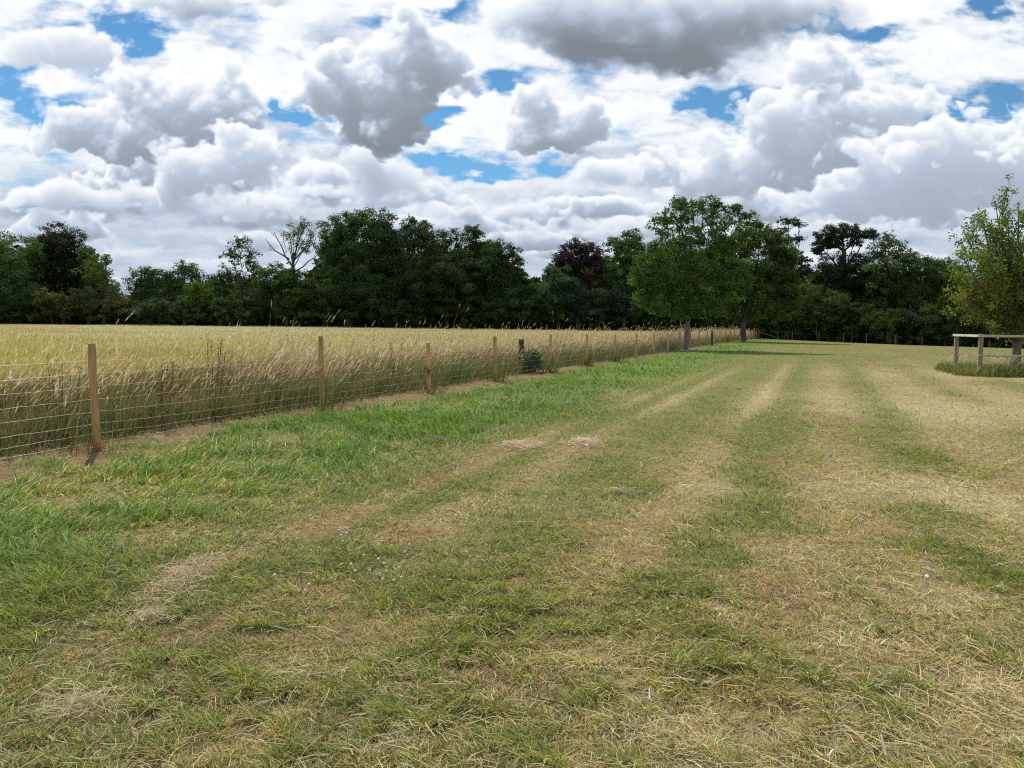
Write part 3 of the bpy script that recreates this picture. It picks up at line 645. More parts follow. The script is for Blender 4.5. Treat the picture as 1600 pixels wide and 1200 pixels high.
def make_far_fence():
    rng = np.random.RandomState(4); root = empty('boundary_fence', tuple(gcol(1237, 104)))
    tag(root, 'distant thin post and wire fence at the foot of the dark wood', 'fence'); tops = []
    for px, Y in ((1237, 104), (1279, 102.5), (1317, 101), (1353, 99.5), (1398, 98), (1440, 96.5), (1490, 95), (1545, 93.5), (1605, 92), (1670, 90.5), (1740, 89)):
        b = gcol(px, Y); stake('post', b, 1.2, .085, root, (.17, .12, .07), rng); tops.append(b)
    tops = np.array([[FC + FK * 105, 105, float(gz(FC + FK * 105, 105))]] + tops); m = MB()
    for h in (.25, .55, .85, 1.1): V, Fs = tube(tops + [0, .05, h], .0007, 3, cap=False); m.add(V - np.array(root.location), Fs)
    m.build('wire', M_WIRE, root)
make_far_fence()
def make_old_posts():
    rng = np.random.RandomState(6)
    for px, Y, h, lab in ((815, 23.2, 1.04, 'thick dark weathered old post beside a bramble bush on the fence line'), (1112, 58.5, 1.12, 'thick dark old post far along the fence beyond the ash trunk')):
        X = FC + FK * Y; b = np.array([X, Y, float(gz(X, Y))]) ; b[0] = (px - 800) / F * Y
        o = stake('old_post', b, h, .17, None, (.075, .068, .055), rng, lean=.03, mat=M_OLDWOOD); tag(o, lab, 'post')
make_old_posts()
# ------------------------------------------------------------------ timber guard round the young tree
GA, GB = gcol(1494, 27.6), gcol(1532, 24.6)            # rear left and front left corners
def make_guard():
    rng = np.random.RandomState(8); side = GA - GB; side[2] = 0; pr = np.array([-side[1], side[0], 0]) * -1.0; pr = pr / np.linalg.norm(pr) * 3.1
    C = [GB, GA, GA + pr, GB + pr]
    root = empty('tree_guard', tuple(GB)); tag(root, 'square grey timber rail guard standing round the young tree', 'tree guard'); o0 = np.array(root.location)
    for c in C: c[2] = float(gz(c[0], c[1]))
    sd = side / np.linalg.norm(side); pd = pr / np.linalg.norm(pr); zz = np.array([0, 0, 1.0])
    for i, c in enumerate(C):
        m = MB(); h = 1.30 if i else 1.33; V, Fs = box(c + [0, 0, h / 2 - .15], (.125, .125, h + .3), (sd, pd, zz)); V[:, :2] += rng.normal(0, .005, (len(V), 2))
        m.add(V - o0, Fs, np.array([.30, .255, .20]) * rng.uniform(.85, 1.1)); o = m.build('post', M_OLDWOOD, root)
        bv = o.modifiers.new('edge', 'BEVEL'); bv.width = .012; bv.segments = 2
    for i in range(4):
        a, b = C[i], C[(i + 1) % 4]; d = b - a; L = np.linalg.norm(d); d = d / L; n = np.cross(d, zz); n /= np.linalg.norm(n); mid = (a + b) / 2
        out = 1 if np.dot(n, mid - sum(C) / 4) > 0 else -1
        for hh, s in ((1.27, (L + .2, .045, .075)), (.64, (L + .16, .032, .055)))[:2 if i == 3 else 1]:
            ax = np.stack([d, n, np.cross(d, n)]); m = MB(); V, Fs = box(mid + zz * hh + n * out * (.098 + .003 * i), s, ax); V += rng.normal(0, .004, V.shape)
            m.add(V - o0, Fs, np.array([.52, .46, .37]) * rng.uniform(.85, 1.1)); o = m.build('rail', M_OLDWOOD, root); bv = o.modifiers.new('edge', 'BEVEL'); bv.width = .006; bv.segments = 2
    # unmown grass inside and just outside the guard
    N = 15000; u = rng.uniform(-.28, 1.2, N); v = rng.uniform(-.26, 1.24, N); P = GB + u[:, None] * side + v[:, None] * pr
    ed = np.minimum(np.minimum(u + .28, 1.2 - u), np.minimum(v + .26, 1.24 - v)) + .16 * fbm(P[:, 0] / .5, P[:, 1] / .5, 3, 521); k = rng.rand(N) < sstep(-.02, .2, ed)
    o = grass_bed('guard_grass', 'unmown tufted grass growing round the grey timber guard', rng, P[k, 0], P[k, 1], .06, .62)
make_guard()
# ------------------------------------------------------------------ trees
M_LEAF = material('leaf', .75, .10, transl=.42, tcol=(1.25, 1.25, .55))
M_BARK = material('bark', .9, .1, nscale=6, namp=.4, bump=.8, bscale=14, stretch=(2, 2, .4))
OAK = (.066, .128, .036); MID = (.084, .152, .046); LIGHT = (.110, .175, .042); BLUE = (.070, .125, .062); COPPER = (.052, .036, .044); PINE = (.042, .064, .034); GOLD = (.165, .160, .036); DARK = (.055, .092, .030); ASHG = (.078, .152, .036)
G_WOOD = 'trees of the wood round the fields'
def tree(name, label, cat, px, Y, lobes, col, leaf=None, dens=1.0, clump=None, trunk=.28, lean=0.0, twigs=False, flat=1.0, group=G_WOOD, seed=1, fork=.35, bark=(.13, .11, .085), base=None, hue=.17, sub=None, updir=.3, tw=.012, limb=.38):
    rng = np.random.RandomState(seed); k = Y / F
    b = gcol(px, Y) if base is None else np.array(base, float)
    root = empty(name, tuple(b)); tag(root, label, cat, group)
    leaf = leaf or .0025 * Y
    Lw = []
    for cx, cy, rx, ry in lobes:
        c = at(cx, cy, Y); rr = np.array([rx * k, (rx + ry) * .5 * k, ry * k]); c[1] += rng.uniform(-.5, .5) * rr[1]; Lw.append((c - b, rr))
    # limbs: trunk, then one limb to each lobe
    m = MB(); cen = np.mean([c for c, r in Lw], 0); top = max(c[2] + r[2] * .4 for c, r in Lw)
    low = min(c[2] - r[2] for c, r in Lw); ht = max(low + .25 * (top - low), top * fork)
    tp = np.array([[0, 0, -.3], [0, 0, 0], [cen[0] * .12 + lean * ht * .3, 0, ht * .35], [cen[0] * .35 + lean * ht, cen[1] * .2, ht]]); ts = np.linspace(0, 3, 9)
    T = np.stack([np.interp(ts, range(4), tp[:, i]) for i in range(3)], 1); T[1:-1, :2] += rng.normal(0, trunk * .12, (7, 2))
    V, Fs = tube(T, trunk * np.array([1.5, 1.3, 1.1, 1.0, .95, .9, .85, .78, .66]), 9); m.add(V, Fs, bark)
    skel = [T[-1]]
    for c, r in Lw:
        s0 = T[rng.randint(7, 9)]; e = c + np.array([0, 0, r[2] * .35]); q = (s0 + e) / 2 + np.array([0, 0, -.12 * np.linalg.norm(e - s0) * (1 if e[2] > s0[2] else -1)]) + rng.normal(0, .04, 3) * np.linalg.norm(e - s0)
        u = np.linspace(0, 1, 8)[:, None]; Pq = (1 - u) ** 2 * s0 + 2 * u * (1 - u) * q + u * u * e; Pq[1:-1] += rng.normal(0, .02, (6, 3)) * np.linalg.norm(e - s0)
        V, Fs = tube(Pq, np.linspace(trunk * limb, trunk * .06, 8), 6); m.add(V, Fs, bark); skel += list(Pq[2:])
    # clumps of leaves through the lobes, thicker towards their outside
    CP, CR, CO = [], [], []
    for c, r in Lw:
        cl = clump or .30; n = max(6, int(dens * 3.3 / cl ** 2)) if sub is None else sub
        d = rng.randn(n, 3); d /= np.linalg.norm(d, axis=1, keepdims=True); rad = rng.rand(n, 1) ** .42 * (1 + .10 * rng.randn(n, 1))
        CP.append(c + d * r * rad * np.array([1, 1, flat])); CR.append(np.full(n, cl * r.min()) * rng.uniform(.6, 1.35, n)); CO.append(d)
    CP = np.concatenate(CP); CR = np.concatenate(CR); keep = CP[:, 2] > .2; CP, CR, CO = CP[keep], CR[keep], np.concatenate(CO)[keep]
    S = np.array(skel)
    if twigs:
        dd = ((CP[:, None] - S[None]) ** 2).sum(2) + 4 * np.clip(S[None, :, 2] - CP[:, None, 2], 0, None) ** 2; j = dd.argmin(1); A = S[j]
        mid = A + (CP - A) * .55 + rng.normal(0, .08, CP.shape) * np.linalg.norm(CP - A, axis=1, keepdims=True) - np.array([0, 0, .06]) * np.linalg.norm(CP - A, axis=1, keepdims=True)
        V, Fs = prisms(A, mid, tw * 1.6, tw); m.add(V, Fs, bark); V, Fs = prisms(mid, CP, tw, tw * .4); m.add(V, Fs, bark)
    m.build('trunk', M_BARK, root, smooth=True)
    per = np.clip((dens ** 2 * (CR / leaf) ** 2 * 9.5), 5, 420).astype(int); idx = np.repeat(np.arange(len(CP)), per); n = len(idx)
    g = rng.randn(n, 3); g /= np.linalg.norm(g, axis=1, keepdims=True); g *= rng.rand(n, 1) ** .5
    P = CP[idx] + g * CR[idx][:, None] * np.array([1.15, 1.15, .72 * (flat if flat < 1 else 1)])
    q = CO[idx] * .55 + g * .75 + np.array([0, 0, .45]) + rng.normal(0, .42, (n, 3)); q /= np.linalg.norm(q, axis=1, keepdims=True)      # leaves lie like shingles on their clump
    D = rng.randn(n, 3) + np.array([0, 0, -.5]); D -= q * (D * q).sum(1, keepdims=True); D /= np.linalg.norm(D, axis=1, keepdims=True) + 1e-9
    Sd = np.cross(D, q)
    ls = leaf * rng.uniform(.65, 1.4, n); V, Fs = kites(P, D, Sd, ls, ls * .62, .25, np.cross(D, Sd))
    cl_f = 1 + hue * rng.randn(len(CP)); yel = rng.randn(len(CP)) * .10
    c = np.array(col) * (np.clip(cl_f, .55, 1.6)[idx] * rng.uniform(.85, 1.18, n))[:, None]; c[:, 0] *= 1 + yel[idx]; c[:, 2] *= 1 - yel[idx]
    m = MB(); m.add(V, Fs, np.repeat(np.clip(c, .008, .6), 4, 0)); m.build('crown', M_LEAF, root)
    return root
def W(label, px, Y, lobes, col, name='broadleaf_tree', cat='tree', **k):
    W.n += 1; return tree(name, label, cat, px, Y, lobes, col, seed=100 + W.n, **k)
W.n = 0
def make_wood():
    # --- left block
    W('dull green tree at the left end of the wood before a red brown crown', 20, 116, [(15,405,42,36),(-30,420,50,50),(40,440,36,40),(0,470,60,40),(50,392,24,20)], MID, dens=1.1)
    W('dark red brown crown peeping over the leftmost green tree', 28, 126, [(15,372,26,14),(48,380,14,16),(0,400,40,30)], (.06,.055,.034), dens=.8)
    W('tall rounded very dark tree, nearly black, above the left block of wood', 100, 121, [(95,372,30,26),(82,395,28,26),(115,395,28,30),(72,385,18,20),(130,402,14,22),(100,430,40,30)], (.046,.058,.034), dens=1.15)
    W('dark green tree right behind the nearly black round tree, thin at its top', 140, 119, [(142,400,16,20),(150,420,22,26),(150,450,30,30)], OAK, dens=.95)
    W('loose airy tree at the right edge of the left block, beside the gap', 163, 115, [(150,418,24,22),(172,440,16,24),(160,470,32,26),(182,455,10,20),(166,405,10,10)], (.09,.125,.034), dens=.75, twigs=True, tw=.03)
    W('low dark shrub under the leftmost trees', 20, 111, [(-10,470,60,26),(50,478,40,24),(20,490,60,14)], DARK, name='hedge_shrub', cat='shrub', dens=1.3, trunk=.08)
    W('yellowish green bush below the nearly black round tree', 84, 111, [(80,468,24,16),(100,480,34,18),(70,488,30,14)], (.10,.115,.03), name='hedge_shrub', cat='shrub', dens=1.2, trunk=.08)
    W('broad dull bush under the airy tree beside the gap', 140, 110, [(130,470,34,20),(160,484,36,18),(120,490,40,14)], (.055,.068,.026), name='hedge_shrub', cat='shrub', dens=1.2, trunk=.08)
    W('low bush closing the gap in the wood', 195, 112, [(185,480,20,14),(205,482,22,15),(195,493,30,12)], (.05,.07,.022), name='hedge_shrub', cat='shrub', dens=1.3, trunk=.08)
    # --- thin block
    W('airy pale tree just right of the gap in the wood', 236, 116, [(225,440,22,22),(248,436,20,18),(215,460,14,20),(240,465,30,24),(230,424,12,9)], (.075,.125,.045), dens=1.0, twigs=True, tw=.03)
    W('thin topped tree with gaps right of the airy pale tree', 290, 117, [(285,418,16,14),(305,424,16,16),(270,440,18,20),(315,450,22,26),(290,456,26,26)], (.072,.118,.045), dens=.95, twigs=True, tw=.03)
    W('bright green bush in front of the thin trees', 306, 110, [(305,452,20,14),(298,475,20,20),(318,470,18,20),(310,490,22,12)], (.095,.155,.035), name='hedge_shrub', cat='shrub', dens=1.2, trunk=.1)
    W('slender tall tree with an open crown and visible stem', 377, 116, [(373,378,18,14),(365,400,18,16),(388,402,18,16),(398,425,16,16),(358,430,14,20),(380,440,26,24)], (.068,.115,.04), dens=.85, twigs=True, tw=.04, trunk=.22, clump=.26)
    W('small gappy tree between the slender tree and the bright bush', 345, 115, [(345,440,16,18),(335,462,18,20),(352,470,18,20)], (.055,.10,.036), dens=1.0, twigs=True, tw=.03)
    W('broad soft green willow like tree left of the dead limbs', 448, 112, [(440,430,32,22),(420,455,24,30),(465,455,30,32),(445,480,44,22),(485,470,22,28)], (.074,.128,.032), dens=1.25)
    W('low dark shrub under the thin trees', 250, 110, [(230,485,34,18),(270,484,34,18),(250,494,50,12)], DARK, name='hedge_shrub', cat='shrub', dens=1.3, trunk=.08)
    W('dark shrub between the bright bush and the willow like tree', 365, 110, [(350,482,26,18),(385,480,28,22),(365,494,50,12)], DARK, name='hedge_shrub', cat='shrub', dens=1.3, trunk=.08)
    # --- big centre block
    W('great dark oak, tallest of the middle block of wood', 545, 114, [(560,345,34,24),(530,360,28,26),(590,352,30,26),(515,385,22,26),(555,385,40,34),(535,425,36,40),(605,380,30,34),(590,425,40,40)], OAK, dens=1.2, trunk=.5)
    W('greyer feathery tree against the right side of the great oak', 632, 112, [(640,352,30,16),(615,375,32,28),(660,372,26,24),(635,410,50,40),(610,450,40,36),(675,410,22,34),(650,455,44,34)], (.056,.088,.036), dens=1.15)
    W('dark spiky topped tree right of the feathery tree', 725, 115, [(738,362,14,12),(712,372,24,14),(745,380,22,18),(690,390,24,26),(725,410,44,36),(765,388,14,14)], DARK, dens=1.15)
    W('rounded green tree at the right end of the middle block', 785, 112, [(775,392,24,18),(800,405,18,22),(765,420,36,30),(795,445,34,34),(815,430,12,22),(770,465,50,30),(826,450,6,14)], (.046,.082,.028), dens=1.15)
    W('dark tree filling the middle of the centre block', 700, 109, [(690,440,40,34),(720,450,36,34),(700,475,56,24),(665,470,30,28)], (.044,.070,.026), dens=1.2)
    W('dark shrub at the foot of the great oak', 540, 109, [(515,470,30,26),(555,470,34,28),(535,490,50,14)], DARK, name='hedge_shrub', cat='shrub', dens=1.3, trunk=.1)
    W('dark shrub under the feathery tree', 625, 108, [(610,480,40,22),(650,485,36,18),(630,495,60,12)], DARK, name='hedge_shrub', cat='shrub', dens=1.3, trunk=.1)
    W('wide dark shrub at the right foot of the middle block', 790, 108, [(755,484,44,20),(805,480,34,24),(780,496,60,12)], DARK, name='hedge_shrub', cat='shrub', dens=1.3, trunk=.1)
    # --- block behind the ash trees
    W('dark purple copper beech between two green trees', 905, 115, [(900,388,26,16),(885,405,26,22),(925,400,24,24),(870,425,20,22),(905,430,36,30),(940,430,18,34),(858,432,8,14)], COPPER, dens=1.1, trunk=.4, twigs=True, tw=.04)
    W('blue green bush shaped tree in front of the copper beech', 872, 111, [(872,430,24,18),(862,455,28,26),(888,455,24,26),(870,480,40,22)], BLUE, dens=1.2)
    W('dark green tree with a flat shoulder right of the copper beech', 975, 114, [(985,368,22,12),(965,385,22,18),(990,400,28,30),(965,425,28,34),(1000,440,30,40)], OAK, dens=1.15)
    W('blue green bushes along the wheat edge left of the ash', 930, 109, [(900,478,36,22),(940,470,34,24),(975,478,30,24),(930,494,60,14)], (.042,.072,.040), name='hedge_shrub', cat='shrub', dens=1.2, trunk=.1)
    W('low dark bush in the notch between the wood blocks', 838, 110, [(832,470,18,24),(850,482,24,20),(840,494,34,12)], DARK, name='hedge_shrub', cat='shrub', dens=1.3, trunk=.1)
    W('dark tree hidden behind the large ash', 1050, 113, [(1040,420,50,50),(1090,430,50,50),(1060,470,80,36)], OAK, dens=1.1)
    W('dark shrub behind the ash trunk', 1030, 107, [(1010,485,40,26),(1060,488,40,26),(1035,505,60,16)], DARK, name='hedge_shrub', cat='shrub', dens=1.3, trunk=.1)
    W('dark shrub behind the second ash', 1130, 108, [(1110,490,40,28),(1160,492,40,28),(1130,512,70,16)], DARK, name='hedge_shrub', cat='shrub', dens=1.3, trunk=.1)
    # --- right block
    W('tall pine with flat layered tiers left of the umbrella pine', 1228, 118, [(1233,345,20,7),(1215,360,20,7),(1248,350,16,4),(1225,374,30,9),(1250,372,12,5),(1240,395,22,10),(1215,400,30,14),(1252,410,14,10),(1235,430,30,20)], PINE, name='pine_tree', dens=1.25, trunk=.34, twigs=True, tw=.05, bark=(.075,.055,.045), clump=.42)
    W('umbrella pine with a broad flat dark crown', 1314, 117, [(1318,358,32,12),(1290,370,22,11),(1345,366,24,10),(1300,382,20,9),(1335,380,18,6),(1276,388,10,16),(1316,368,40,8),(1362,364,9,6)], PINE, name='pine_tree', dens=1.5, trunk=.48, twigs=True, tw=.06, bark=(.075,.055,.045), clump=.42, fork=.75)
    W('dark tree mass below the umbrella pine', 1310, 114, [(1295,420,26,24),(1325,415,30,22),(1300,450,36,30),(1340,445,30,36)], (.034,.052,.024), dens=1.15)
    W('loose green tree right of the umbrella pine', 1388, 113, [(1390,372,16,12),(1375,390,22,18),(1405,388,18,16),(1390,415,40,30),(1360,430,24,30)], (.062,.100,.036), dens=.9, twigs=True, tw=.03)
    W('broad rounded mid green tree in the right block', 1420, 109, [(1418,412,34,22),(1385,435,34,28),(1450,425,34,26),(1420,455,56,34),(1390,470,40,30),(1470,450,24,30)], (.070,.112,.028), dens=1.2)
    W('dark green tree behind the timber guard', 1490, 112, [(1475,420,24,16),(1495,440,30,28),(1520,450,34,30),(1490,475,40,28)], MID, dens=1.1)
    W('dark tree at the right edge behind the young tree', 1585, 112, [(1570,440,40,36),(1620,430,50,44),(1590,475,60,32),(1680,430,60,50)], OAK, dens=1.1)
    W('light green bush in front of the wood below the pines', 1275, 107, [(1270,455,26,16),(1255,478,30,20),(1300,472,30,18),(1280,495,46,16)], (.075,.115,.030), name='hedge_shrub', cat='shrub', dens=1.1, trunk=.1)
    W('olive bush right of the light green bush', 1330, 106, [(1322,480,30,16),(1345,490,30,18),(1330,505,46,14)], (.060,.078,.026), name='hedge_shrub', cat='shrub', dens=1.1, trunk=.1)
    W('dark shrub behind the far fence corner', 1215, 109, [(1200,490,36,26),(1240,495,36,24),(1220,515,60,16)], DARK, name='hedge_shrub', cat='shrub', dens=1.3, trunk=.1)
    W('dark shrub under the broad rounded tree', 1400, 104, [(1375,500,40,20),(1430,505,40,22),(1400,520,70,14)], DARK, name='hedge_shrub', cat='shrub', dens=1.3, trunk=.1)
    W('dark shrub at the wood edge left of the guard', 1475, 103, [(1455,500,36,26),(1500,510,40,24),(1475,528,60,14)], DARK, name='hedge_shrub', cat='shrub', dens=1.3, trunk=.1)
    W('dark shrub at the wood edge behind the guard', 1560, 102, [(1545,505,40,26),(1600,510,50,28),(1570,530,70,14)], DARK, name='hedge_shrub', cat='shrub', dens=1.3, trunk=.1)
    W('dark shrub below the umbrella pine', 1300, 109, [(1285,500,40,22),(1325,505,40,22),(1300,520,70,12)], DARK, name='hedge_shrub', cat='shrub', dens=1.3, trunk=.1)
    # --- outside the frame, what a step to the side would uncover
    W('big tree beyond the left end of the wood', -110, 118, [(-110,400,60,40),(-150,430,60,50),(-80,440,50,50),(-120,475,90,36)], MID, dens=1.0)
    W('big tree beyond the right end of the wood', 1760, 108, [(1760,400,60,40),(1800,440,70,50),(1730,450,60,50),(1770,490,100,40)], OAK, dens=1.0)
make_wood()
def make_bare_tree():
    """the half dead tree: bare forking limbs, leaves left only round its top"""
    rng = np.random.RandomState(31); Y = 114; b = gcol(462, Y); root = empty('half_dead_tree', tuple(b)); tag(root, 'half dead tree with bare forked limbs and a thin round top above the willow', 'tree', G_WOOD)
    m = MB(); tips = []; bark = (.085, .075, .062)
    def grow(p, d, L, r, lev):
        n = 5; q = [p]; dd = d.copy()
        for i in range(n): dd = dd + rng.normal(0, .10, 3); dd /= np.linalg.norm(dd); q.append(q[-1] + dd * L / n)
        V, Fs = tube(q, np.linspace(r, r * .6, n + 1), 5); m.add(V, Fs, bark)
        if lev == 0: tips.append(q[-1]); return
        for i in range(3 if lev > 1 else 4):
            nd = dd + rng.normal(0, .42, 3); nd[2] = max(nd[2], .15); nd /= np.linalg.norm(nd); grow(q[rng.randint(3, 6)], nd, L * rng.uniform(.5, .75), r * .55, lev - 1)
    def P(px, py): return at(px, py, Y) - b
    T = [P(462, 505), P(460, 470), P(458, 430), P(458, 395)]; V, Fs = tube(T, [.34, .3, .24, .17], 7); m.add(V, Fs, bark)
    
    for tx, ty, dy in ((449, 372, .4), (452, 362, -.6), (460, 356, .3), (468, 353, -.3), (476, 354, .8), (484, 359, -.8), (489, 368, .2), (491, 380, .5), (480, 386, -.9), (470, 364, 1.2)):
        e = at(tx, ty, Y + dy) - b; s = T[2] + (T[3] - T[2]) * rng.uniform(.1, 1); q = [s, s + (e - s) * .4 + [0, 0, .25], s + (e - s) * .75 + [0, 0, .15], e]; V, Fs = tube(q, [.085, .06, .04, .02], 5); m.add(V, Fs, bark); tips.append(e)
        for i in (1, 2, 2, 3):
            d = (e - s) / np.linalg.norm(e - s) + rng.normal(0, .45, 3); grow(q[i], d / np.linalg.norm(d), rng.uniform(.6, 1.0), .024, 1)
    live = len(tips)
    for a, q, c in (((456, 415), (440, 385), (428, 362)), ((452, 405), (430, 392), (414, 372)), ((460, 425), (482, 408), (498, 395)), ((470, 455), (490, 430), (512, 408))):
        pts = [P(*a), P(*q), P(*c)]; pts = np.array([pts[0], (pts[0] + pts[1]) / 2 + rng.normal(0, .15, 3), pts[1], (pts[1] + pts[2]) / 2 + rng.normal(0, .15, 3), pts[2]]); V, Fs = tube(pts, [.12, .10, .085, .06, .03], 5); m.add(V, Fs, bark)
        for i in (2, 3): 
            d = pts[-1] - pts[0]; d /= np.linalg.norm(d); grow(pts[i], d + rng.normal(0, .5, 3), .9, .035, 1)
    m.build('trunk', M_BARK, root)
    t = np.array(tips[:live]); idx = np.repeat(np.arange(len(t)), 15); n = len(idx); Pn = t[idx] + rng.normal(0, .2, (n, 3)); D = rng.randn(n, 3); D /= np.linalg.norm(D, axis=1, keepdims=True); S = np.cross(D, rng.randn(n, 3)); S /= np.linalg.norm(S, axis=1, keepdims=True)
    V, Fs = kites(Pn, D, S, rng.uniform(.14, .30, n), .13); m = MB(); m.add(V, Fs, np.array([.06, .09, .03]) * rng.uniform(.7, 1.3)); m.build('crown', M_LEAF, root)
make_bare_tree()
def make_near_trees():
    tree('ash_tree', 'large green ash with a pale grey trunk standing at the fence', 'tree', 1071, 47.5,
         [(1098,325,28,20),(1060,335,30,20),(1135,338,32,20),(1165,340,18,12),(1035,352,26,18),(1085,360,40,26),(1125,372,40,28),(1050,390,40,30),(1020,400,26,24),(1095,405,44,32),(1010,432,26,26),(1055,435,40,30),(1100,445,44,30),(1035,462,38,24),(1080,468,44,20),(1135,425,36,34),(1125,462,32,22),(1185,352,7,5),(1005,455,16,22),(1060,316,14,12),(1068,484,44,14),(1030,482,24,12),(1110,484,26,12),(1072,472,30,20),(1066,492,26,10),(1120,318,10,8),(1150,325,9,7)],
         ASHG, leaf=.15, dens=1.0, clump=.27, limb=.26, trunk=.18, lean=.03, twigs=True, group='ash trees along the stock fence', seed=41, bark=(.185, .165, .14), fork=.30, tw=.018, hue=.2)
    tree('ash_tree', 'smaller spreading ash behind the large one, with a forked trunk', 'tree', 1160, 76,
         [(1180,376,30,18),(1150,388,34,22),(1210,390,30,22),(1175,412,44,28),(1225,418,24,26),(1140,430,30,30),(1195,440,44,28),(1235,452,18,24),(1160,462,44,24),(1210,470,36,22),(1130,465,24,22),(1178,484,40,14),(1120,440,30,30),(1110,470,30,22),(1150,490,30,12),(1215,488,26,12),(1240,470,18,16),(1160,494,24,10),(1195,366,20,12),(1225,400,24,20),(1165,366,16,10),(1185,354,24,12),(1150,374,30,20),(1212,376,26,16),(1130,400,30,26),(1200,430,40,30)],
         (.075,.118,.028), leaf=.25, dens=1.05, clump=.32, trunk=.30, lean=-.05, twigs=True, group='ash trees along the stock fence', seed=43, limb=.3, bark=(.10, .088, .07), fork=.22, tw=.025, hue=.2)
    # the young tree inside the guard: a fan of rising limbs, open above, leafy below
    rng = np.random.RandomState(51); Y = 26.2; b = gcol(1588, Y); root = empty('young_tree', tuple(b)); tag(root, 'young tree with a fan of rising limbs and sparse leaves inside the timber guard', 'tree')
    m = MB(); bark = (.15, .13, .105); tips = []
    def P(px, py, dy=0.0): return at(px, py, Y + dy) - b
    T = np.array([[0, 0, -.2], [.0, 0, .1], [.01, 0, .6], [.02, .01, 1.1], [.01, 0, 1.7]]); V, Fs = tube(T, [.17, .15, .135, .13, .12], 9); m.add(V, Fs, bark)
    def limb(pts, r0, r1, lev):
        pts = np.array(pts); u = np.linspace(0, len(pts) - 1, 9); q = np.stack([np.interp(u, range(len(pts)), pts[:, i]) for i in range(3)], 1); q[1:-1] += rng.normal(0, .025, (7, 3))
        V, Fs = tube(q, np.linspace(r0, r1, 9), 5); m.add(V, Fs, bark); tips.append((q[-1], lev))
        if lev > 0:
            L = np.linalg.norm(q[-1] - q[0])
            for i in range(2, 8, 1 if lev == 2 else 3):
                for _ in range(2):
                    d = q[min(i + 1, 8)] - q[i - 2]; d /= np.linalg.norm(d); d = d + rng.normal(0, .62, 3) + np.array([0, 0, .05]); d /= np.linalg.norm(d); l = L * rng.uniform(.14, .34) * (1.1 if lev > 1 else .8)
                    limb([q[i], q[i] + d * l * .5, q[i] + d * l + rng.normal(0, .04, 3)], r1 * .9 + .004, .004, lev - 1)
    A = T[3]; B2 = T[4]
    for px, py, dy, s0 in ((1500, 396, -.6, 0), (1494, 426, .5, 0), (1508, 366, .3, 1), (1530, 338, -.4, 1), (1556, 322, .4, 1), (1592, 318, 0, 1), (1630, 340, -.6, 1), (1660, 365, .5, 1), (1685, 400, -.2, 1), (1700, 440, .4, 0), (1535, 405, 1.2, 1), (1560, 370, 1.4, 1), (1600, 370, -1.4, 1), (1640, 405, -1.2, 1), (1550, 420, -1.2, 1), (1575, 352, -.5, 1), (1545, 370, .8, 1)):
        e = P(px, py, dy); s = (A, B2)[s0] + rng.normal(0, .05, 3); md = s + (e - s) * .45 + np.array([0, 0, -.12]); limb([s, md, e], .05, .014, 2)
    # leafy skirt low on the crown
    for px, py in ((1500, 460), (1480, 450), (1525, 490), (1540, 470), (1560, 490), (1610, 480), (1640, 470), (1580, 440), (1520, 440), (1505, 485), (1660, 500), (1550, 505), (1600, 505)):
        e = P(px, py, rng.uniform(-.9, .9)); s = A * rng.uniform(.8, 1.1); limb([s, (s + e) / 2 + [0, 0, .12], e], .03, .008, 1)
    nskirt = None
    m.build('trunk', M_BARK, root, smooth=True)
    C = []; 
    for p, lev in tips:
        sk = p[2] < at(1500, 440, Y)[2] - b[2]; C.append((p, (32 if sk else 20), (.20 if sk else .15), sk))
    idx = np.concatenate([np.full(c[1], i) for i, c in enumerate(C)]); n = len(idx); cp = np.array([c[0] for c in C]); cr = np.array([c[2] for c in C]); sk = np.array([c[3] for c in C])
    Pn = cp[idx] + rng.normal(0, .5, (n, 3)) * cr[idx][:, None]; D = rng.randn(n, 3) + np.array([0, 0, -.2]); D /= np.linalg.norm(D, axis=1, keepdims=True); S = np.cross(D, rng.randn(n, 3)); S /= np.linalg.norm(S, axis=1, keepdims=True)
    ls = rng.uniform(.06, .12, n); V, Fs = kites(Pn, D, S, ls, ls * .6, .2, np.cross(D, S))
    c0 = np.where(sk[:, None], np.array([.165, .185, .044]), np.array([.135, .195, .050])) * (1 + .2 * rng.randn(len(cp), 1)); c = c0[idx] * rng.uniform(.7, 1.3, (n, 1))
    m = MB(); m.add(V, Fs, np.repeat(np.clip(c, .01, .6), 4, 0)); m.build('crown', M_LEAF, root)
make_near_trees()
def make_back_wood():
    """the depth of the wood behind its edge trees, one mass"""
    rng = np.random.RandomState(61); m = MB(); n = 120000
    px = rng.uniform(-500, 2100, n); Y = rng.uniform(121, 175, n); hm = np.interp(px, [-500, 150, 185, 205, 235, 480, 512, 780, 825, 845, 870, 1000, 1250, 1400, 1500, 2100], [12, 12, 4.5, 4.5, 7.5, 7.5, 14, 13, 8, 8, 11, 13, 10.5, 12, 10, 11]) * (1 + .16 * fbm(px / 60, Y / 14, 3, 601))
    X = (px - 800) / F * Y; P = np.stack([X, Y, gz(X, Y) + hm * rng.rand(n) ** 1.1], 1)
    D = rng.randn(n, 3); D /= np.linalg.norm(D, axis=1, keepdims=True); S = np.cross(D, rng.randn(n, 3)); S /= np.linalg.norm(S, axis=1, keepdims=True)
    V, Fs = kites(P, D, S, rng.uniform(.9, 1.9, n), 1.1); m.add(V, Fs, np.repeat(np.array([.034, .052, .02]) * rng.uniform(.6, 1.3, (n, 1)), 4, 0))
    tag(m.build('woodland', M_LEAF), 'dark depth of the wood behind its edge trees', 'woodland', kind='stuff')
make_back_wood()
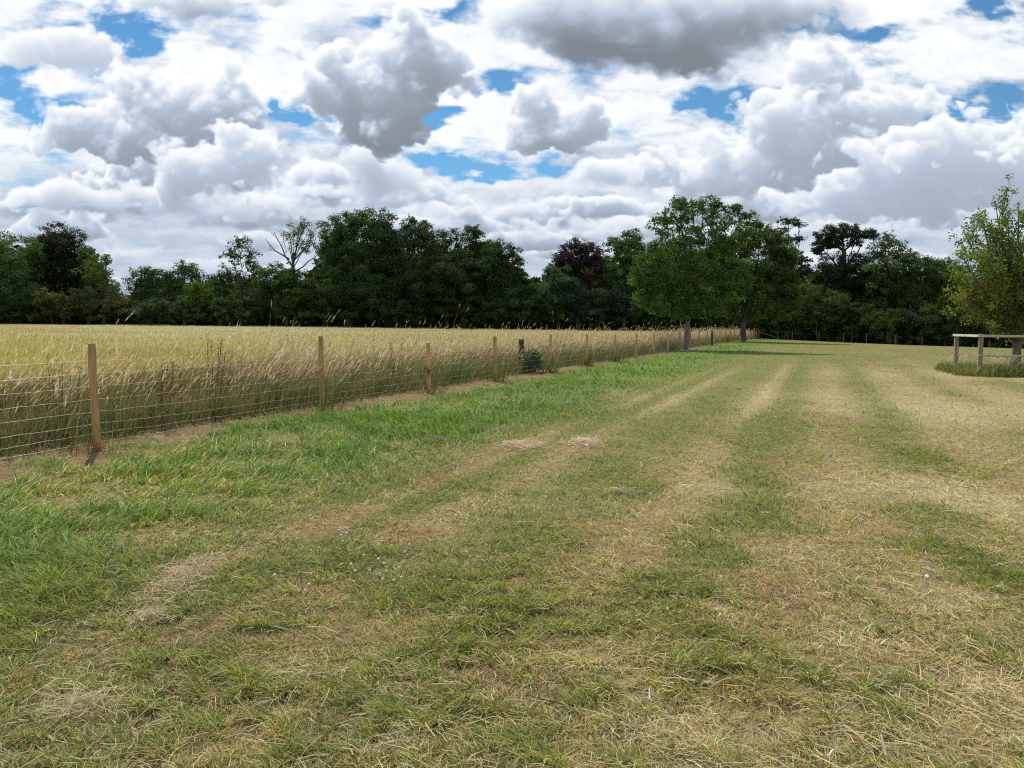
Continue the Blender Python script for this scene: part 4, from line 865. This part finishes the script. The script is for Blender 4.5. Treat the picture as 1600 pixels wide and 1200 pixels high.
def make_hill():
    gx = np.linspace(-2600, 1800, 120); yy = np.linspace(2400, 3400, 12); X, Y = np.meshgrid(gx, yy); t = np.sin((Y - 2400) / 1000 * math.pi)
    Z = -14 + t * (95 + 26 * fbm(X / 500, Y / 500, 4, 701)) ; i = np.arange(11)[:, None] * 120; j = np.arange(119)[None]
    m = MB(); m.add(np.stack([X, Y, Z], -1).reshape(-1, 3), np.stack([i + j, i + j + 1, i + 121 + j, i + 120 + j], -1).reshape(-1, 4), (.10, .13, .12))
    tag(m.build('hills', material('hill', .95, .05, nscale=.01, namp=.3), smooth=True), 'low distant hill seen through the gap in the wood', 'hill', kind='structure')
make_hill()
# ------------------------------------------------------------------ small things
def make_bramble():
    rng = np.random.RandomState(71); Y = 23.6; b = np.array([(829 - 800) / F * Y, Y, 0]); b[2] = float(gz(b[0], b[1])); root = empty('bramble_bush', tuple(b)); tag(root, 'small dark green bramble bush against the thick old post', 'bush')
    m = MB(); tp = []
    for k in range(26):
        a = rng.uniform(0, 6.28); L = rng.uniform(.2, .42); h = rng.uniform(.25, .62); p = np.array([[0, 0, 0], [math.cos(a) * L * .4, math.sin(a) * L * .4, h], [math.cos(a) * L, math.sin(a) * L, h * .7]]); V, Fs = tube(p, [.008, .006, .003], 4); m.add(V, Fs, (.08, .06, .04)); tp += [p[1], p[2], (p[1] + p[2]) / 2, p[1] * .6]
    m.build('stem', M_BARK, root); t = np.array(tp); idx = np.repeat(np.arange(len(t)), 26); n = len(idx); P = t[idx] + rng.normal(0, .075, (n, 3)); P[:, 2] = np.abs(P[:, 2]); D = rng.randn(n, 3); D /= np.linalg.norm(D, axis=1, keepdims=True); S = np.cross(D, rng.randn(n, 3)); S /= np.linalg.norm(S, axis=1, keepdims=True)
    V, Fs = kites(P, D, S, rng.uniform(.04, .085, n), .04); m = MB(); m.add(V, Fs, np.repeat(np.array([.055, .095, .035]) * rng.uniform(.6, 1.4, (n, 1)), 4, 0)); m.build('foliage_or_seeds', M_LEAF, root)
make_bramble()
def make_docks():
    for q, (px, Y, s, h, lab) in enumerate(((98, 9.6, -1.0, 1.0, 'dried brown dock spike behind the nearest fence stake, left of it'), (248, 10.4, -.7, .92, 'dark brown dock stem rising through the wire right of the nearest stake'), (328, 11.4, -1.2, 1.32, 'tall rusty red dock stand, widest of the dried docks'), (868, 28.5, -1.4, 1.35, 'tall thin dried weed stalks behind the wire near the bramble bush'), (612, 16.6, -.9, 1.1, 'dried brown dock between the second and third fence stakes'))):
        rng = np.random.RandomState(80 + q); b = gcol(px, Y); root = empty('dock_plant', tuple(b)); tag(root, lab, 'dock plant', 'dried docks along the wire fence'); m = MB(); hd = MB()
        for k in range(8 if q == 2 else 5):
            a = rng.uniform(0, 6.28); o = np.array([math.cos(a), math.sin(a), 0]) * rng.uniform(0, .22); tp = o * 1.8 + np.array([rng.normal(.06, .05), 0, h * rng.uniform(.75, 1.05)]); V, Fs = tube([o * .6, (o + tp) / 2, tp], [.006, .005, .002], 4); m.add(V, Fs, (.16, .09, .05))
            n = 70; u = rng.uniform(.45, 1, n)[:, None]; P = o * .6 + (tp - o * .6) * u + rng.normal(0, .028, (n, 3)); D = rng.randn(n, 3); D /= np.linalg.norm(D, axis=1, keepdims=True); S = np.cross(D, rng.randn(n, 3)); S /= np.linalg.norm(S, axis=1, keepdims=True); V, Fs = kites(P, D, S, rng.uniform(.012, .032, n), .016); hd.add(V, Fs, np.repeat(np.array([.26, .175, .10] if q in (2, 0) else [.13, .085, .055]) * rng.uniform(.6, 1.3, (n, 1)), 4, 0))
        m.build('stem', M_BARK, root); hd.build('foliage_or_seeds', M_SEED, root)  # second part holds the dried seed heads of the dock, not leaves
make_docks()
def make_hay():
    for q, (px, py, rx, ry, n, lab) in enumerate(((292, 905, 40, 34, 480, 'largest heap of pale cut hay on the green grass near the camera'), (815, 697, 44, 9, 700, 'flat pinkish patch of cut hay below the bright lush tuft'), (910, 692, 32, 8, 480, 'small pale hay patch right of the pinkish one'), (972, 771, 30, 6, 110, 'thin line of pale hay on the mown grass beyond the dry patches'), (120, 1120, 60, 26, 140, 'loose long pale straws spread in the corner of the meadow'), (235, 975, 30, 20, 170, 'thin trail of hay just below the largest heap'), (680, 690, 30, 5, 260, 'grey brown scrap of hay in the lush strip'))):
        rng = np.random.RandomState(90 + q); c = gat(px, py); root = None; sx = rx * c[1] / F; sy = ry * c[1] ** 2 / (CAM_Z * F); X = c[0] + rng.normal(0, .6 * sx, n) * rng.uniform(.3, 1.0, n); Y = c[1] + rng.normal(0, .6 * sy, n) * rng.uniform(.3, 1.0, n)
        az = rng.uniform(0, 6.28, n); D = np.stack([np.cos(az), np.sin(az), rng.normal(0, .22, n)], 1); S = np.stack([-np.sin(az), np.cos(az), np.zeros(n)], 1); ln = rng.uniform(.05, .17, n) * (1.8 if q == 4 else 1); hump = np.exp(-((X - c[0]) / sx) ** 2 - ((Y - c[1]) / sy) ** 2); kk = hump > .22; X, Y, az, D, S, ln, hump = X[kk], Y[kk], az[kk], D[kk], S[kk], ln[kk], hump[kk]; n = len(X)
        P = np.stack([X, Y, gz(X, Y) + .02 + rng.rand(n) * (.015 if q in (1, 2, 3) else .045) * hump], 1) - c; n0 = n; wd = (.0015 + .00028 * c[1]) * rng.uniform(.7, 1.3, n); bow = rng.normal(0, .14, n); U = S * .8 + np.array([0, 0, .6])
        pts = [P - D * (ln * .5)[:, None], P + S * (ln * bow)[:, None] + np.array([0, 0, 1]) * (ln * .06)[:, None], P + D * (ln * .5)[:, None]]
        V = np.stack([p + g * U * (wd * .5)[:, None] for p in pts for g in (-1, 1)], 1).reshape(-1, 3); V[:, 2] = np.maximum(V[:, 2], -.03); b = (np.arange(n) * 6)[:, None]
        col = np.array([.74, .56, .38]) if q in (1, 2) else np.array([.33, .28, .21]) if q == 6 else np.array([.60, .50, .31]); cc = col * rng.uniform(.55, 1.15, (n, 1))
        m = MB(); m.add(V, [np.concatenate([b + np.array([[0, 1, 3, 2]]), b + np.array([[2, 3, 5, 4]])])], np.repeat(cc, 6, 0)); tag(m.build('hay_heap', M_STRAW, None, loc=tuple(c)), lab, 'hay', 'patches of cut hay left on the meadow')
make_hay()
def sphere(r, seg=8, rng_=5):
    V = [[0, 0, r]]; 
    for i in range(1, rng_):
        t = math.pi * i / rng_
        for j in range(seg): a = 2 * math.pi * j / seg; V.append([r * math.sin(t) * math.cos(a), r * math.sin(t) * math.sin(a), r * math.cos(t)])
    V.append([0, 0, -r]); T = [[0, 1 + j, 1 + (j + 1) % seg] for j in range(seg)]; Q = []
    for i in range(rng_ - 2):
        for j in range(seg): a = 1 + i * seg; Q.append([a + j, a + seg + j, a + seg + (j + 1) % seg, a + (j + 1) % seg])
    e = len(V) - 1; a = 1 + (rng_ - 2) * seg; T += [[a + j, e, a + (j + 1) % seg] for j in range(seg)]
    return np.array(V), [np.array(Q), np.array(T)]
def make_clover():
    rng = np.random.RandomState(97); m = MB(); V, Fs = tube([[0, 0, 0], [.004, 0, .05], [.002, 0, .095]], .0012, 4); m.add(V, Fs, (.09, .16, .04)); V, Fs = sphere(.0125); V = V * np.array([1, 1, .85]) * (1 + .12 * rng.randn(len(V), 1)) + np.array([.002, 0, .10]); m.add(V, Fs, (.56, .53, .44))
    o0 = m.build('clover_flower', material('petals', .7, .2)); me = o0.data; first = True
    spots = [(525,838),(532,846),(545,842),(551,835),(558,848),(562,832),(536,852),(528,828),(600,848),(605,836),(650,825),(498,868),(480,871),(424,910),(503,914),(470,925),(482,933),(490,926),(499,932),(438,944),(546,892),(567,873),(578,902),(600,893),(612,901),(596,890),(618,886),(632,868),(622,893),(600,917),(625,912),(612,920),(635,858),(700,873),(730,871),(540,888),(556,905),(590,880),(1500,880),(1040,868)]
    for px, py in spots:
        c = gat(px + rng.uniform(-2, 2), py + 8)
        o = o0 if first else o0.copy()
        if not first: COL.objects.link(o)
        first = False; o.location = tuple(c); o.rotation_euler = (rng.normal(0, .2), rng.normal(0, .2), rng.uniform(0, 6)); s = rng.uniform(.5, .8); o.scale = (s, s, s)
        tag(o, 'tiny white clover flower head standing in the mown meadow', 'clover', 'white clover flowers in the mown grass')
make_clover()
def make_litter():
    rng = np.random.RandomState(99); M = material('pale_litter', .6, .3)
    def strip(name, px, py, L, wd, az, up, col, lab, cat):
        c = gat(px, py); n = 6; u = np.linspace(-.5, .5, n); D = np.array([math.cos(az), math.sin(az), up]); S = np.array([-math.sin(az), math.cos(az), .3]); V = []
        for i, q in enumerate(u):
            w = wd * (1 - 1.2 * abs(q)) + wd * .15; p = D * q * L + np.array([0, 0, .035 + .003 * math.sin(q * 5) + max(0, up) * L * .5]); V += [p - S * w / 2, p + S * w / 2 + [0, 0, .004], p + [0, 0, .006]]
        F_ = [[3 * i + a, 3 * i + b, 3 * i + 3 + b, 3 * i + 3 + a] for i in range(n - 1) for a, b in ((0, 1), (1, 2), (2, 0))]; m = MB(); m.add(V, np.array(F_), col); tag(m.build(name, M, None, loc=tuple(c)), lab, cat)
    strip('feather', 1015, 1102, .04, .008, 1.4, .5, (.55, .60, .72), 'small bluish white feather stuck upright in dry grass', 'feather')
    strip('paper_scrap', 1448, 910, .026, .018, .4, .1, (.72, .76, .85), 'tiny white scrap lying in the dry grass', 'scrap')
    strip('dry_stalk', 1300, 1192, .07, .009, .7, .1, (.70, .62, .48), 'short pale broken stalk lying flat at the near edge of the meadow', 'stalk')
    strip('dry_stalk', 1380, 1190, .05, .012, 1.5, .9, (.66, .58, .42), 'short pale broken stalk standing up at the near edge of the meadow', 'stalk')
    strip('dry_stalk', 95, 1020, .26, .004, -.35, .02, (.62, .56, .36), 'long pale stalk lying alone on green grass', 'stalk')
make_litter()
